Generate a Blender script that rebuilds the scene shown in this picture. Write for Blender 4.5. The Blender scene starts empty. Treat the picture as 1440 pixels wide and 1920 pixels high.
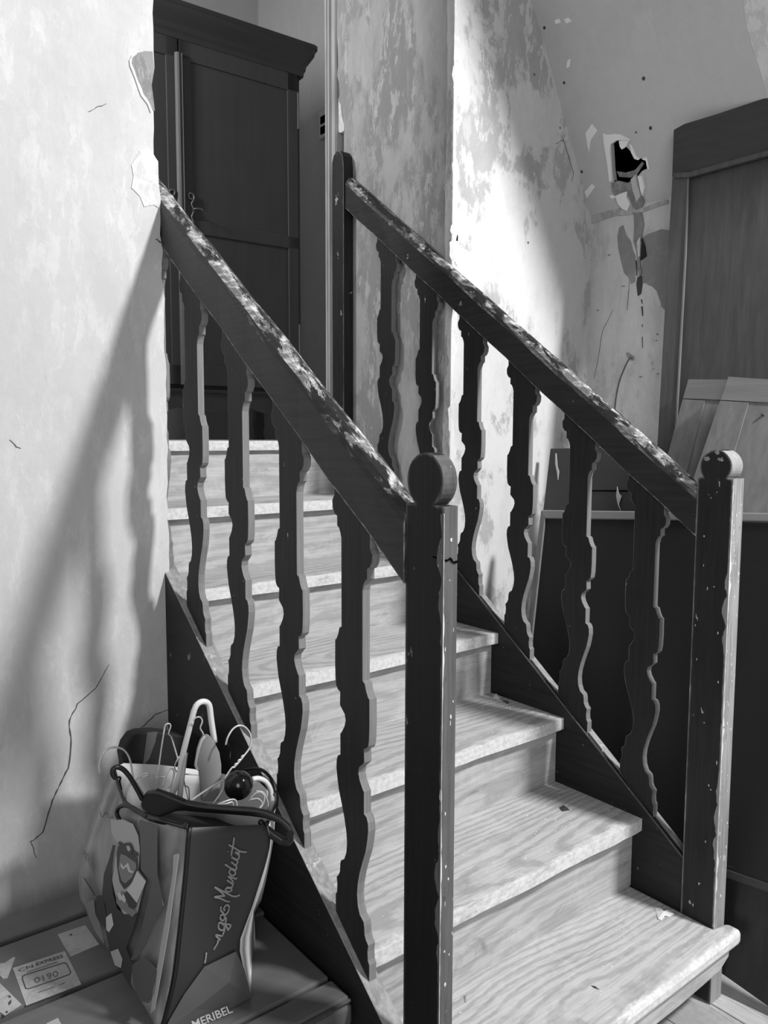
import bpy, bmesh, math, random
import numpy as np
from mathutils import Vector, Matrix
from mathutils.geometry import tessellate_polygon

S = bpy.context.scene
COL = S.collection
random.seed(7)
# ------------------------------------------------------------------ camera
F_PX, YAW, PITCH, ROLL = 1488.9, 0.6675, 0.0930, 0.0031
CAM = np.array([-0.7485, -0.8143, 1.2712])
_cy, _sy = math.cos(YAW), math.sin(YAW)
FW = np.array([_sy*math.cos(PITCH), _cy*math.cos(PITCH), -math.sin(PITCH)])
_r = np.array([_cy, -_sy, 0.0]); _u = np.cross(_r, FW)
RT = math.cos(ROLL)*_r + math.sin(ROLL)*_u
UP = -math.sin(ROLL)*_r + math.cos(ROLL)*_u
cd = bpy.data.cameras.new('camera'); cam = bpy.data.objects.new('camera', cd); COL.objects.link(cam)
cam.matrix_world = Matrix([[RT[0], UP[0], -FW[0], CAM[0]], [RT[1], UP[1], -FW[1], CAM[1]], [RT[2], UP[2], -FW[2], CAM[2]], [0, 0, 0, 1]])
cd.sensor_fit = 'VERTICAL'; cd.sensor_height = 36.0; cd.lens = F_PX/1920*36.0
cd.clip_start = 0.02
S.camera = cam
# ------------------------------------------------------------------ world, lights, exposure
w = bpy.data.worlds.new('world'); S.world = w; w.use_nodes = True
w.node_tree.nodes['Background'].inputs[0].default_value = (1, 1, 1, 1)
w.node_tree.nodes['Background'].inputs[1].default_value = 0.21
def area(name, loc, target, size, power, sy=None):
    l = bpy.data.lights.new(name, 'AREA'); l.shape = 'RECTANGLE'; l.size = size; l.size_y = sy or size; l.energy = power
    o = bpy.data.objects.new(name, l); COL.objects.link(o); o.location = loc
    d = Vector(target)-Vector(loc); o.rotation_euler = d.to_track_quat('-Z', 'Y').to_euler(); return o
area('skylight', (1.42, -1.95, 3.45), (0.1, 0.5, 1.1), 0.32, 165)          # roof window over the right shoulder
area('landing_window', (-1.0, 2.2, 3.02), (1.6, 3.2, 3.2), 0.3, 46)        # window of the upper room
area('back_fill', (-1.7, -2.4, 1.9), (1.5, .6, 1.6), 1.2, 30, 1.5)           # added soft fill from behind left, brightens knee wall and slope
vs = S.view_settings
vs.view_transform = 'Standard'; vs.look = 'None'; vs.gamma = 1.0; vs.use_curve_mapping = False; vs.exposure = 0.0

# ------------------------------------------------------------------ measuring helpers
def ray(u, v): return FW + RT*(u-720)/F_PX - UP*(v-960)/F_PX
def at(u, v, ax, val):
    d = ray(u, v); return Vector(CAM + d*((val-CAM[ax])/d[ax]))
def atp(u, v, P, N):
    d = ray(u, v); N = np.array(N, float); return Vector(CAM + d*(((np.array(P)-CAM)@N)/(d@N)))

H, G, W = 0.18, 0.2412, 0.8784
M = H/G
SP = 0.1968
# ------------------------------------------------------------------ materials
class NT:
    def __init__(s, name):
        m = bpy.data.materials.new(name); m.use_nodes = True; s.m = m; s.t = m.node_tree; s.b = s.t.nodes['Principled BSDF']
        s.tc = s.n('ShaderNodeTexCoord')
    def n(s, k, **kw):
        nd = s.t.nodes.new(k)
        for a, b in kw.items(): setattr(nd, a, b)
        return nd
    def l(s, a, b): s.t.links.new(a, b)
    def co(s, scale=(1, 1, 1), rot=(0, 0, 0), rnd=False):
        mp = s.n('ShaderNodeMapping'); mp.inputs['Scale'].default_value = scale; mp.inputs['Rotation'].default_value = rot
        s.l(s.tc.outputs['Object'], mp.inputs['Vector'])
        if rnd:
            oi = s.n('ShaderNodeObjectInfo'); mu = s.n('ShaderNodeMath', operation='MULTIPLY'); s.l(oi.outputs['Random'], mu.inputs[0]); mu.inputs[1].default_value = 7.3 if rnd is True else rnd
            s.l(mu.outputs[0], mp.inputs['Location'])
        return mp.outputs[0]
    def noise(s, scale, detail=4, rough=.6, co=None, dist=0):
        nd = s.n('ShaderNodeTexNoise'); nd.inputs['Scale'].default_value = scale; nd.inputs['Detail'].default_value = detail
        nd.inputs['Roughness'].default_value = rough; nd.inputs['Distortion'].default_value = dist
        s.l(co or s.co(), nd.inputs['Vector']); return nd.outputs[0]
    def ramp(s, src, stops, interp='LINEAR'):
        r = s.n('ShaderNodeValToRGB'); r.color_ramp.interpolation = interp
        e = r.color_ramp.elements
        while len(e) < len(stops): e.new(.5)
        for i, (p, c) in enumerate(stops): e[i].position = p; e[i].color = (c, c, c, 1)
        s.l(src, r.inputs[0]); return r.outputs[0]
    def mix(s, f, a, b, mode='MIX'):
        x = s.n('ShaderNodeMix', data_type='RGBA', blend_type=mode)
        for i, v in ((0, f), (6, a), (7, b)):
            if isinstance(v, (int, float)): x.inputs[i].default_value = v if i == 0 else (v, v, v, 1)
            else: s.l(v, x.inputs[i])
        return x.outputs[2]
    def math(s, op, a, b=None):
        x = s.n('ShaderNodeMath', operation=op)
        for sock, v in ((x.inputs[0], a), (x.inputs[1], b)):
            if v is None: continue
            if isinstance(v, (int, float)): sock.default_value = v
            else: s.l(v, sock)
        return x.outputs[0]
    def bump(s, src, strength=.3, dist=.002):
        b = s.n('ShaderNodeBump'); b.inputs['Strength'].default_value = strength; b.inputs['Distance'].default_value = dist
        s.l(src, b.inputs['Height']); s.l(b.outputs[0], s.b.inputs['Normal'])
    def out(s, col, rough=.7, spec=.3):
        if isinstance(col, (int, float)): s.b.inputs['Base Color'].default_value = (col, col, col, 1)
        else: s.l(col, s.b.inputs['Base Color'])
        s.b.inputs['Roughness'].default_value = rough; s.b.inputs['Specular IOR Level'].default_value = spec
        return s.m
    def edge(s, radius):
        bv = s.n('ShaderNodeBevel', samples=4); bv.inputs['Radius'].default_value = radius
        ge = s.n('ShaderNodeNewGeometry'); dp = s.n('ShaderNodeVectorMath', operation='DOT_PRODUCT')
        s.l(bv.outputs[0], dp.inputs[0]); s.l(ge.outputs['Normal'], dp.inputs[1])
        return s.math('SUBTRACT', 1.0, dp.outputs['Value'])
    def up(s, axis=2):
        ge = s.n('ShaderNodeNewGeometry'); sx = s.n('ShaderNodeSeparateXYZ'); s.l(ge.outputs['True Normal'], sx.inputs[0]); return sx.outputs[axis]

def flat(name, c, rough=.6, spec=.3, metal=0):
    t = NT(name); t.b.inputs['Metallic'].default_value = metal; return t.out(c, rough, spec)

def plaster(name, base, patch, light, dark, patch_amt=.5, stretch=(1, 1, .55), scale=4, soft=.02, fine=1.0):
    t = NT(name); co = t.co(stretch); co2 = t.co((1, 1, .35))
    n1 = t.noise(scale, 8, .68, co, .25); p = t.ramp(n1, [(patch_amt-soft, 0), (patch_amt+soft, 1)])
    n2 = t.noise(scale*4, 8, .75, co2, .2); p2 = t.ramp(n2, [(.53, 0), (.56, 1)])
    n3 = t.noise(30, 6, .75); n4 = t.noise(1.3, 3, .5); n5 = t.noise(14, 8, .75, co2, .3)
    c = t.mix(p, base, patch)
    c = t.mix(t.math('MULTIPLY', p2, t.math('ADD', t.math('MULTIPLY', p, .75), .12*fine)), c, light)
    c = t.mix(t.ramp(n4, [(.35, 0), (.7, .35)]), c, dark)
    c = t.mix(t.ramp(n5, [(.42, .30*fine), (.50, 0)]), c, dark)
    c = t.mix(t.ramp(n5, [(.56, 0), (.60, .35*fine)]), c, light)
    c = t.mix(t.ramp(t.noise(70, 3, .6, co2), [(.70, 0), (.74, .5)]), c, dark)
    c = t.mix(.25, c, t.ramp(n3, [(.3, .75), (.7, 1.0)]), 'MULTIPLY')
    hb = t.math('ADD', t.math('MULTIPLY', p, .25), t.math('ADD', t.math('MULTIPLY', n3, .35), t.math('ADD', t.math('MULTIPLY', n5, .7), t.math('MULTIPLY', n4, 2.0))))
    t.bump(hb, .5, .004)
    return t.out(c, .9, .15)

def painted(name, paint, wood, chip, chip_amt=.66, rough=.5, along='z', edge_amt=0.0, edge_r=.004, top_wear=0.0, chip_scale=38, spec=.25):
    st = {'z': (1, 1, .06), 'y': (1, .06, 1), 'x': (.06, 1, 1), 'r': (1, .1, .14)}[along]
    t = NT(name); rnd = True
    g = t.noise(110, 4, .6, t.co(st, rnd=rnd)); big = t.noise(7, 3, .5, t.co(rnd=rnd))
    c = t.mix(t.ramp(g, [(.38, 0), (.62, .9)]), paint, paint*.6)
    c = t.mix(t.ramp(big, [(.4, 0), (.75, .5)]), c, paint*1.35)
    n = t.noise(chip_scale, 4, .62, t.co((1, 1, .55), rnd=rnd), .3)
    mask = t.ramp(n, [(chip_amt, 0), (chip_amt+.012, 1)])
    if edge_amt > 0:
        e = t.math('GREATER_THAN', t.math('ADD', t.math('MULTIPLY', t.edge(edge_r), 3.2), t.math('MULTIPLY', t.math('SUBTRACT', n, .5), 2.0)), 1.0-edge_amt)
        mask = t.math('MAXIMUM', mask, e)
    n2 = t.noise(80, 4, .6, t.co(st, rnd=rnd)); chipc = t.mix(t.ramp(n2, [(.46, 0), (.60, 1)]), wood, chip)
    if top_wear > 0:
        upm = t.ramp(t.up(), [(.25, 0), (.5, 1)])
        wn = t.noise(44, 6, .72, t.co((1, .25, .25), rnd=rnd), .4)
        wm = t.math('MULTIPLY', upm, t.ramp(wn, [(1-top_wear-.03, 0), (1-top_wear+.03, 1)]))
        mask = t.math('MAXIMUM', mask, wm)
    c = t.mix(mask, c, chipc)
    t.bump(t.math('SUBTRACT', t.math('MULTIPLY', g, .5), t.math('MULTIPLY', mask, .6)), .6, .002)
    return t.out(c, rough, spec)

def oak(name, a, b, dirt=.25, ringscale=26, axis='x', rough=.65):
    t = NT(name)
    rot = {'x': (0, .11, .09), 'z': (.05, .04, 0), 'y': (.08, 0, .08)}[axis]
    st = {'x': (.35, 1, 1), 'z': (1, 1, .35), 'y': (1, .35, 1)}[axis]
    co = t.co((1, 1, 1), rot, rnd=.03)
    nz = t.n('ShaderNodeTexNoise'); nz.inputs['Scale'].default_value = 3.2; nz.inputs['Detail'].default_value = 2
    t.l(t.co(st, rnd=True), nz.inputs['Vector'])
    sub = t.n('ShaderNodeVectorMath', operation='MULTIPLY_ADD'); t.l(nz.outputs['Color'], sub.inputs[0]); sub.inputs[1].default_value = (.13, .13, .13); t.l(co, sub.inputs[2])
    wv = t.n('ShaderNodeTexWave', wave_type='RINGS', rings_direction={'x': 'X', 'z': 'Z', 'y': 'Y'}[axis]); wv.inputs['Scale'].default_value = ringscale
    wv.inputs['Distortion'].default_value = 1.6; wv.inputs['Detail'].default_value = 2; wv.inputs['Detail Scale'].default_value = 1.5
    t.l(sub.outputs[0], wv.inputs['Vector'])
    fs = tuple(.05 if v == .35 else 1 for v in st); fine = t.noise(170, 4, .65, t.co(fs, rnd=True)); mid = t.noise(38, 6, .7, t.co(tuple(.12 if v == .35 else 1 for v in st), rnd=True), .4)
    ring = t.math('ADD', t.math('MULTIPLY', wv.outputs[0], .75), t.math('MULTIPLY', mid, .45))
    c = t.mix(t.ramp(ring, [(.30, 0), (.60, 1)]), b, a)
    c = t.mix(t.ramp(fine, [(.35, .55), (.55, 0)]), c, b*.72)
    d = t.noise(9, 8, .75, t.co(rnd=True), .5); c = t.mix(t.ramp(d, [(.48, 0), (.66, dirt)]), c, a*1.3)
    d2 = t.noise(14, 7, .75, t.co(st, rnd=True), .8); c = t.mix(t.ramp(d2, [(.58, 0), (.70, dirt*1.5)]), c, b*.5)
    d3 = t.noise(90, 4, .7, t.co((1, 1, 1), rnd=True)); c = t.mix(t.ramp(d3, [(.68, 0), (.73, .5)]), c, .75); c = t.mix(t.ramp(d3, [(.26, .6), (.31, 0)]), c, b*.35)
    if axis == 'x' and ringscale > 12:
        sx_ = t.n('ShaderNodeSeparateXYZ'); t.l(t.tc.outputs['Generated'], sx_.inputs[0])
        wn = t.noise(11, 8, .8, t.co((.45, 1, 1), rnd=True)); wy = t.math('ADD', sx_.outputs[1], t.math('MULTIPLY', t.math('SUBTRACT', wn, .5), .42))
        c = t.mix(t.ramp(wy, [(.02, .85), (.07, 0)]), c, t.mix(t.ramp(d3, [(.3, 0), (.6, 1)]), .58, .84))
    t.bump(t.math('ADD', t.math('MULTIPLY', wv.outputs[0], .5), fine), .25, .0015)
    return t.out(c, rough, .25)

def darkwood(name, a, b, axis='z', rough=.45, contrast=.8, scale=60):
    st = {'x': (.05, 1, 1), 'z': (1, 1, .05), 'y': (1, .05, 1)}[axis]
    t = NT(name); g = t.noise(scale, 5, .65, t.co(st, rnd=True), .2); n = t.noise(5, 3, .5, t.co(rnd=True))
    c = t.mix(t.ramp(g, [(.35, 0), (.68, contrast)]), a, b)
    c = t.mix(t.ramp(n, [(.4, 0), (.75, .35)]), c, b)
    t.bump(g, .15, .001); return t.out(c, rough, .4)

MAT = {}
MAT['wall_l'] = plaster('plaster_pale', .62, .67, .78, .52, .52, (1, 1, .5), 5, .10, .8)
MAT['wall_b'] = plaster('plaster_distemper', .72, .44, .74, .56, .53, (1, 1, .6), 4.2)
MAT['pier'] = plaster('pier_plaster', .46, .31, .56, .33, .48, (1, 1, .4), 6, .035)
MAT['joint'] = plaster('joint_plaster', .58, .42, .68, .30, .5, (1, 1, 1), 14)
MAT['wall_r'] = plaster('plaster_knee_wall', .74, .62, .82, .50, .56, (1, 1, .6), 5)
MAT['ceil'] = plaster('plaster_slope', .60, .56, .66, .54, .60, (1, 1, 1), 3, .1, .25)
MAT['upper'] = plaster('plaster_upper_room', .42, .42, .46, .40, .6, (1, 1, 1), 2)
MAT['flake'] = plaster('broken_plaster', .78, .66, .85, .55, .5, (1, 1, 1), 9)
MAT['lime'] = flat('white_lime', .92, .9, .1)
MAT['render'] = plaster('bare_render', .34, .26, .42, .2, .5, (1, 1, 1), 12)
MAT['greypatch'] = plaster('grey_distemper', .30, .34, .38, .26, .5, (1, 1, 1), 5)
MAT['fleck'] = flat('pale_fleck', .66, .9, .1)
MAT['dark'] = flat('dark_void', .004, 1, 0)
MAT['crack'] = flat('crack_shadow', .10, 1, 0)
MAT['nail'] = flat('nail_head', .06, .6)
MAT['pl'] = painted('brown_paint', .024, .25, .42, .70, .5, 'z', .0)
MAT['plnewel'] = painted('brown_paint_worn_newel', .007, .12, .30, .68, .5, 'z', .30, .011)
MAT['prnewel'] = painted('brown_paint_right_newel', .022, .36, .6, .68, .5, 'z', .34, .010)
MAT['pbal'] = painted('brown_paint_baluster', .020, .25, .5, .70, .5, 'z', .25, .003)
MAT['prail'] = painted('brown_paint_handrail', .030, .22, .68, .71, .42, 'y', .30, .006, .50)
MAT['pstr'] = painted('brown_paint_string', .022, .12, .30, .68, .5, 'y', .15, .004)
MAT['ptop'] = painted('lit_string_top', .33, .25, .5, .6, .7, 'y')  # pale colour imitates the light lying on the string tops
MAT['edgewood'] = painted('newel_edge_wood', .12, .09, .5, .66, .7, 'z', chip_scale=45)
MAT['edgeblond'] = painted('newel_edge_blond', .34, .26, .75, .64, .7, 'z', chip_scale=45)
MAT['baledge'] = painted('baluster_edge_wood', .26, .13, .55, .66, .7, 'z', chip_scale=45)
MAT['tread'] = oak('worn_tread', .55, .40, .3, 21)
MAT['riser'] = oak('worn_riser', .53, .42, .45, 9)
MAT['plank'] = oak('floor_plank', .52, .38, .35, 10, 'y')
MAT['ward'] = darkwood('wardrobe_wood', .045, .065, 'z', .5, .5, 30)
MAT['wardx'] = darkwood('wardrobe_cornice_wood', .036, .05, 'x', .4, .5, 30)
MAT['door'] = darkwood('door_wood', .055, .09, 'z', .5, .9)
MAT['doorx'] = darkwood('door_rail_wood', .04, .065, 'y', .5, .6)
MAT['stile'] = darkwood('door_stile_wood', .07, .11, 'z', .5, .8)
MAT['panel'] = darkwood('small_panel_wood', .15, .24, 'z', .5, .9, 40)
MAT['panelx'] = darkwood('small_panel_rail_wood', .16, .23, 'y', .5, .9, 40)
MAT['brown'] = darkwood('brown_board_wood', .045, .06, 'y', .5, .5, 30)
MAT['bed'] = darkwood('low_board_wood', .012, .03, 'z', .35, .9, 35)
t = NT('dark_leather_board'); nn = t.noise(220, 3, .6); t.bump(nn, .4, .001)
MAT['board'] = t.out(t.mix(t.ramp(t.noise(30, 3, .6), [(.77, 0), (.79, .6)]), .022, .3), .55, .3)
MAT['boardedge'] = flat('board_edge_trim', .30, .4)
MAT['trunk'] = darkwood('trunk_cloth', .10, .15, 'x', .33, .6, 25)
MAT['trunkdk'] = darkwood('trunk_batten', .09, .14, 'x', .3, .6, 25)
MAT['paper'] = plaster('label_paper', .44, .40, .50, .32, .5, (1, 1, 1), 20)
MAT['ink'] = flat('label_ink', .07, .8)
MAT['inkmid'] = flat('label_ink_faint', .14, .8)
MAT['bagdk'] = flat('bag_dark_side', .030, .45, .4)
MAT['bagwhite'] = flat('bag_white_inside', .75, .5, .4)
MAT['baggrey'] = flat('bag_lower_side', .10, .35, .5)
t = NT('bag_printed_front'); MAT['bagpic'] = t.out(t.mix(t.ramp(t.noise(9, 3, .6, t.co((1, 1, .5)), .6), [(.35, 0), (.65, 1)]), .16, .46), .4, .5)
for k, v in (('p05', .035), ('p10', .09), ('p20', .2), ('p30', .40), ('p40', .55)): MAT[k] = flat('bag_print_'+k, v, .45, .4)
MAT['script'] = flat('bag_script', .30, .5)
MAT['wire'] = flat('wire_metal', .62, .25, .8, .15)
MAT['black'] = flat('black_plastic', .006, .35, .5)
MAT['white'] = flat('white_plastic', .7, .3, .5)
MAT['clear'] = flat('milky_plastic', .28, .25, .5)
MAT['knob'] = flat('dark_lacquer', .012, .18, .5)
MAT['cloth'] = flat('dark_cloth', .02, .7, .3)
MAT['brass'] = flat('dull_brass', .16, .4, .5, .4)
MAT['cable'] = flat('grey_cable', .10, .6)
MAT['plate'] = flat('socket_plate', .5, .4)
t = NT('casing_paint'); MAT['casing'] = t.out(t.mix(t.ramp(t.noise(40, 4, .6, t.co((1, 1, .1))), [(.4, 0), (.65, 1)]), .46, .30), .6, .3)

# ------------------------------------------------------------------ builders
def mesh(name, verts, faces, mat, parent=None, smooth=False, mats=None, fm=None, bevel=0):
    me = bpy.data.meshes.new(name); me.from_pydata([tuple(v) for v in verts], [], faces); me.update()
    bm = bmesh.new(); bm.from_mesh(me); bmesh.ops.recalc_face_normals(bm, faces=bm.faces); bm.to_mesh(me); bm.free()
    for mm in ([mat] if not mats else mats): me.materials.append(MAT[mm])
    if fm:
        for i, p in enumerate(me.polygons): p.material_index = fm(p)
    if smooth:
        for p in me.polygons: p.use_smooth = True
    o = bpy.data.objects.new(name, me); COL.objects.link(o)
    if parent: o.parent = parent
    if bevel:
        b = o.modifiers.new('bevel', 'BEVEL'); b.width = bevel; b.segments = 2; b.limit_method = 'ANGLE'; b.angle_limit = math.radians(40)
    return o
def tag(o, label=None, cat=None, group=None, kind=None):
    for k, v in (('label', label), ('category', cat), ('group', group), ('kind', kind)):
        if v: o[k] = v
    return o
def empty(name, loc, label, cat, group=None):
    o = bpy.data.objects.new(name, None); COL.objects.link(o); o.location = loc; o.empty_display_size = .05
    bpy.context.view_layer.update(); return tag(o, label, cat, group)
def adopt(parent):            # parts are modelled in world space; keep them there under a moved parent
    for ch in parent.children:
        ch.matrix_parent_inverse = parent.matrix_world.inverted()
def V3(ax, a, b, c):
    # ax: extrusion axis; (a,b) the other two in order; c along the axis
    return {0: (c, a, b), 1: (a, c, b), 2: (a, b, c)}[ax]
def prism(name, outline, ax, c0, c1, mat, parent=None, mats=None, fm=None, bevel=0, holes=None, smooth=False):
    n = len(outline); verts = [V3(ax, a, b, c0) for a, b in outline]+[V3(ax, a, b, c1) for a, b in outline]
    faces = [(i, (i+1) % n, (i+1) % n+n, i+n) for i in range(n)]
    tri = tessellate_polygon([[Vector((a, b, 0)) for a, b in outline]])
    faces += [tuple(t) for t in tri]+[tuple(k+n for k in t) for t in tri]
    return mesh(name, verts, faces, mat, parent, mats=mats, fm=fm, bevel=bevel, smooth=smooth)
def box(name, lo, hi, mat, parent=None, bevel=0, mats=None, fm=None):
    v = [(x, y, z) for x in (lo[0], hi[0]) for y in (lo[1], hi[1]) for z in (lo[2], hi[2])]
    f = [(0, 1, 3, 2), (4, 6, 7, 5), (0, 4, 5, 1), (2, 3, 7, 6), (0, 2, 6, 4), (1, 5, 7, 3)]
    return mesh(name, v, f, mat, parent, bevel=bevel, mats=mats, fm=fm)
def slab(name, pts, nrm, th, mat, parent=None, bevel=0, smooth=False):
    """solid plate: pts a 3D loop, extruded by th along nrm"""
    nrm = Vector(nrm).normalized(); n = len(pts); pts = [Vector(p) for p in pts]
    ex = (pts[1]-pts[0]).normalized(); a = nrm.cross(ex).normalized(); b = a.cross(nrm)
    tri = tessellate_polygon([[Vector((p.dot(a), p.dot(b), 0)) for p in pts]])
    v = pts+[p+nrm*th for p in pts]
    f = [(i, (i+1) % n, (i+1) % n+n, i+n) for i in range(n)]+[tuple(t) for t in tri]+[tuple(k+n for k in t) for t in tri]
    return mesh(name, v, f, mat, parent, bevel=bevel, smooth=smooth)
def smooth_path(pts, k=4):
    P = [Vector(p) for p in pts]; out = []
    for i in range(len(P)-1):
        p0, p1, p2, p3 = P[max(i-1, 0)], P[i], P[i+1], P[min(i+2, len(P)-1)]
        for j in range(k):
            t = j/k; out.append(.5*((2*p1)+(p2-p0)*t+(2*p0-5*p1+4*p2-p3)*t*t+(3*p1-p0-3*p2+p3)*t**3))
    return out+[P[-1]]
def tube(name, pts, r, mat, parent=None, k=4, seg=8, flatz=1.0):
    P = smooth_path(pts, k) if k > 1 else [Vector(p) for p in pts]
    verts, faces = [], []; ref = Vector((.3, .2, .93))
    for i, p in enumerate(P):
        d = (P[min(i+1, len(P)-1)]-P[max(i-1, 0)])
        d = d.normalized() if d.length > 1e-9 else Vector((0, 0, 1))
        a = d.cross(ref); a = a.normalized() if a.length > .05 else d.cross(Vector((1, 0, 0))).normalized(); b = d.cross(a)
        rr = r(i/(len(P)-1)) if callable(r) else r
        for s in range(seg):
            an = 2*math.pi*s/seg; verts.append(p+a*math.cos(an)*rr+b*math.sin(an)*rr*flatz)
    for i in range(len(P)-1):
        for s in range(seg): faces.append((i*seg+s, i*seg+(s+1) % seg, (i+1)*seg+(s+1) % seg, (i+1)*seg+s))
    faces.append(tuple(range(seg))); faces.append(tuple(range((len(P)-1)*seg, len(P)*seg)))
    return mesh(name, verts, faces, mat, parent, smooth=True)
def blob(cx, cz, rx, rz, n=14, jit=.25, rng=random):
    return [(cx+rx*(1+rng.uniform(-jit, jit))*math.cos(2*math.pi*i/n), cz+rz*(1+rng.uniform(-jit, jit))*math.sin(2*math.pi*i/n)) for i in range(n)]

_mesh0 = mesh
def mesh(name, verts, faces, mat, parent=None, **k):
    o = _mesh0(name, verts, faces, mat, parent, **k)
    if parent: o.matrix_parent_inverse = parent.matrix_basis.inverted()
    if mat in ('tread', 'riser', 'plank'):      # give each board its own origin so that its grain runs round its own pith
        P = np.array([tuple(v) for v in verts]); c = Vector((P.min(0)+P.max(0))/2)
        c += Vector((0, random.uniform(-.04, .04), -random.uniform(.03, .08))) if mat != 'riser' else Vector((0, random.uniform(.03, .08), random.uniform(-.04, .04)))
        o.data.transform(Matrix.Translation(-c)); o.location = c
    return o
def px(ox, oy, s, pts): return [(ox+u/s, oy+v/s) for u, v in pts]
def line_n(a, b):
    n = np.cross(ray(*a), ray(*b)); return n/np.linalg.norm(n)
def lean_plane(top, left, d=None):
    """direction along the top edge, up direction, outward normal of a leaning rectangle"""
    n1, n2 = line_n(*top), line_n(*left)
    if d is None: d = np.cross(n1, (1, 0, 0))
    d = np.array(d, float); d /= np.linalg.norm(d); e = np.cross(n2, d); e /= np.linalg.norm(e); e *= np.sign(e[2])
    N = np.cross(d, e); N /= np.linalg.norm(N)
    if N @ FW > 0: N = -N
    return d, e, N
def plate(name, pts, P, N, th, mat, parent=None, bevel=0, lift=0.0, ray_pts=None):
    N = Vector(N); P = Vector(P)+N*lift
    g = Vector((0, 0, 1))-N*N.z
    L = []
    for q in pts:            # a third item means: follow the plane down to the floor
        p = atp(q[0], q[1], P, N); L.append(p if len(q) == 2 else p-g*((p.z-.004)/g.z))
    return slab(name, L, -N, th, mat, parent, bevel)

# ================================================================== SETTING
YL, YR, YB = .950, .960, 1.60
# --- left wall with its broken corner
edge = [(287, -260), (288, 0), (290, 50), (288, 98), (291, 128), (285, 150), (286, 182), (291, 205), (289, 240), (291, 290), (298, 302), (297, 345), (302, 372), (302, 440), (307, 470), (306, 520), (310, 560), (309, 640), (313, 700), (314, 800), (316, 860), (315, 930), (318, 1000), (318, 1100), (321, 1180), (319, 1300), (321, 1420)]
ep = [at(u, v, 1, YL) for u, v in edge]; fine = []
for a, b in zip(ep, ep[1:]):
    k = max(1, int((a-b).length/.022))
    for j in range(k):
        p = a.lerp(b, j/k); fine.append((p.x+random.uniform(-.0022, .0022)-.002, p.z))
fine.append((-.004, 0))
wl = prism('wall_left', [(-2.3, 0), (-2.3, 4.1), (fine[0][0], 4.1)]+fine, 1, YL, YB, 'wall_l'); tag(wl, kind='structure')
wlp = lambda pts: [(p.x, p.z) for p in (at(u, v, 1, YL) for u, v in pts)]
def on_left(name, pts, mat, d=.002): return prism(name, wlp(pts), 1, YL-d, YL+.001, mat, wl)
on_left('bare_patch', [(286, 97), (272, 96), (255, 100), (246, 108), (244, 120), (250, 132), (256, 150), (263, 165), (266, 176), (278, 190), (283, 205), (290, 208), (288, 190), (284, 160), (289, 130)], 'render', .0012)
on_left('plaster_rim', [(255, 99), (247, 104), (242, 114), (243, 124), (252, 146), (260, 170), (264, 180), (276, 196), (282, 212), (285, 208), (279, 193), (268, 177), (265, 167), (257, 150), (251, 132), (246, 120), (247, 109), (256, 102)], 'flake', .003)
on_left('filler_patch', [(262, 283), (280, 280), (296, 303), (297, 345), (301, 372), (300, 392), (288, 384), (270, 388), (262, 368), (246, 352), (250, 330), (246, 310)], 'flake', .0018)
def crack(parent, pts, ax, val, wd, mat='crack', push=-.0006):
    P = [at(u, v, ax, val) for u, v in pts]; fl = []
    for a, b in zip(P, P[1:]):
        for j in range(4):
            q = a.lerp(b, j/4); q = q+Vector([random.uniform(-1, 1)*.0012 if i != ax else push for i in range(3)]); fl.append(q)
    n = len(fl); L, R = [], []
    for i, q in enumerate(fl):
        d = (fl[min(i+1, n-1)]-fl[max(i-1, 0)]).normalized(); nn = Vector([1 if i2 == ax else 0 for i2 in range(3)]).cross(d)
        ww = wd*(.25+.9*abs(math.sin(i*1.7))*math.sin(math.pi*(i+.5)/n)); L.append(q+nn*ww); R.append(q-nn*ww)
    v = L+R; f = [(i, i+1, n+i+1, n+i) for i in range(n-1)]
    o = mesh('crack', v, f, mat, parent); sd = o.modifiers.new('depth', 'SOLIDIFY'); sd.thickness = .0008
    return o
crack(wl, [(205, 1245), (180, 1290), (145, 1320), (130, 1350), (133, 1395), (128, 1440), (110, 1475), (95, 1510), (80, 1560), (58, 1578), (62, 1590), (70, 1615)], 1, YL, .0016)
crack(wl, [(318, 1330), (290, 1340), (270, 1360), (250, 1375)], 1, YL, .0012)
crack(wl, [(292, 448), (300, 455), (305, 452)], 1, YL, .0018)
crack(wl, [(18, 825), (32, 838), (40, 842)], 1, YL, .0009)
crack(wl, [(165, 210), (185, 200), (205, 193)], 1, YL, .0006)
# --- right pier (core) + plaster skin that is broken away at the door casing
edge = []
random.seed(11)
for i in range(0, 150):
    z = 4.1*i/150; edge.append((.9055-random.uniform(0, .004)+.0025*math.sin(z*9), z))
wb = prism('wall_back', [(1.9, 0)]+[(1.9, 4.1)]+edge[::-1], 1, YR, YR+.03, 'wall_b'); tag(wb, kind='structure')
box('wall_core', (.93, YR+.02, 0), (1.9, YB, 4.1), 'render', wb)
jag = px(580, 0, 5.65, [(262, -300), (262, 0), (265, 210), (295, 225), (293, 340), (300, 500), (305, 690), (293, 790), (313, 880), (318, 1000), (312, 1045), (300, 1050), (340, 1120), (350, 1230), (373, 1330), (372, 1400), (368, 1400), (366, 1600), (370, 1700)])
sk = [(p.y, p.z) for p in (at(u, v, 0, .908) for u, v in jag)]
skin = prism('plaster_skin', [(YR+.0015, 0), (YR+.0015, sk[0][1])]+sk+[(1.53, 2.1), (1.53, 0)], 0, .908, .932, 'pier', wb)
prism('plaster_chunk', [(p.y, p.z) for p in (at(u, v, 0, .912) for u, v in px(580, 0, 5.65, [(268, 1050), (310, 1052), (335, 1115), (345, 1230), (368, 1320), (368, 1385), (330, 1408), (290, 1385), (265, 1395)]))], 0, .912, .93, 'flake', wb)
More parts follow.
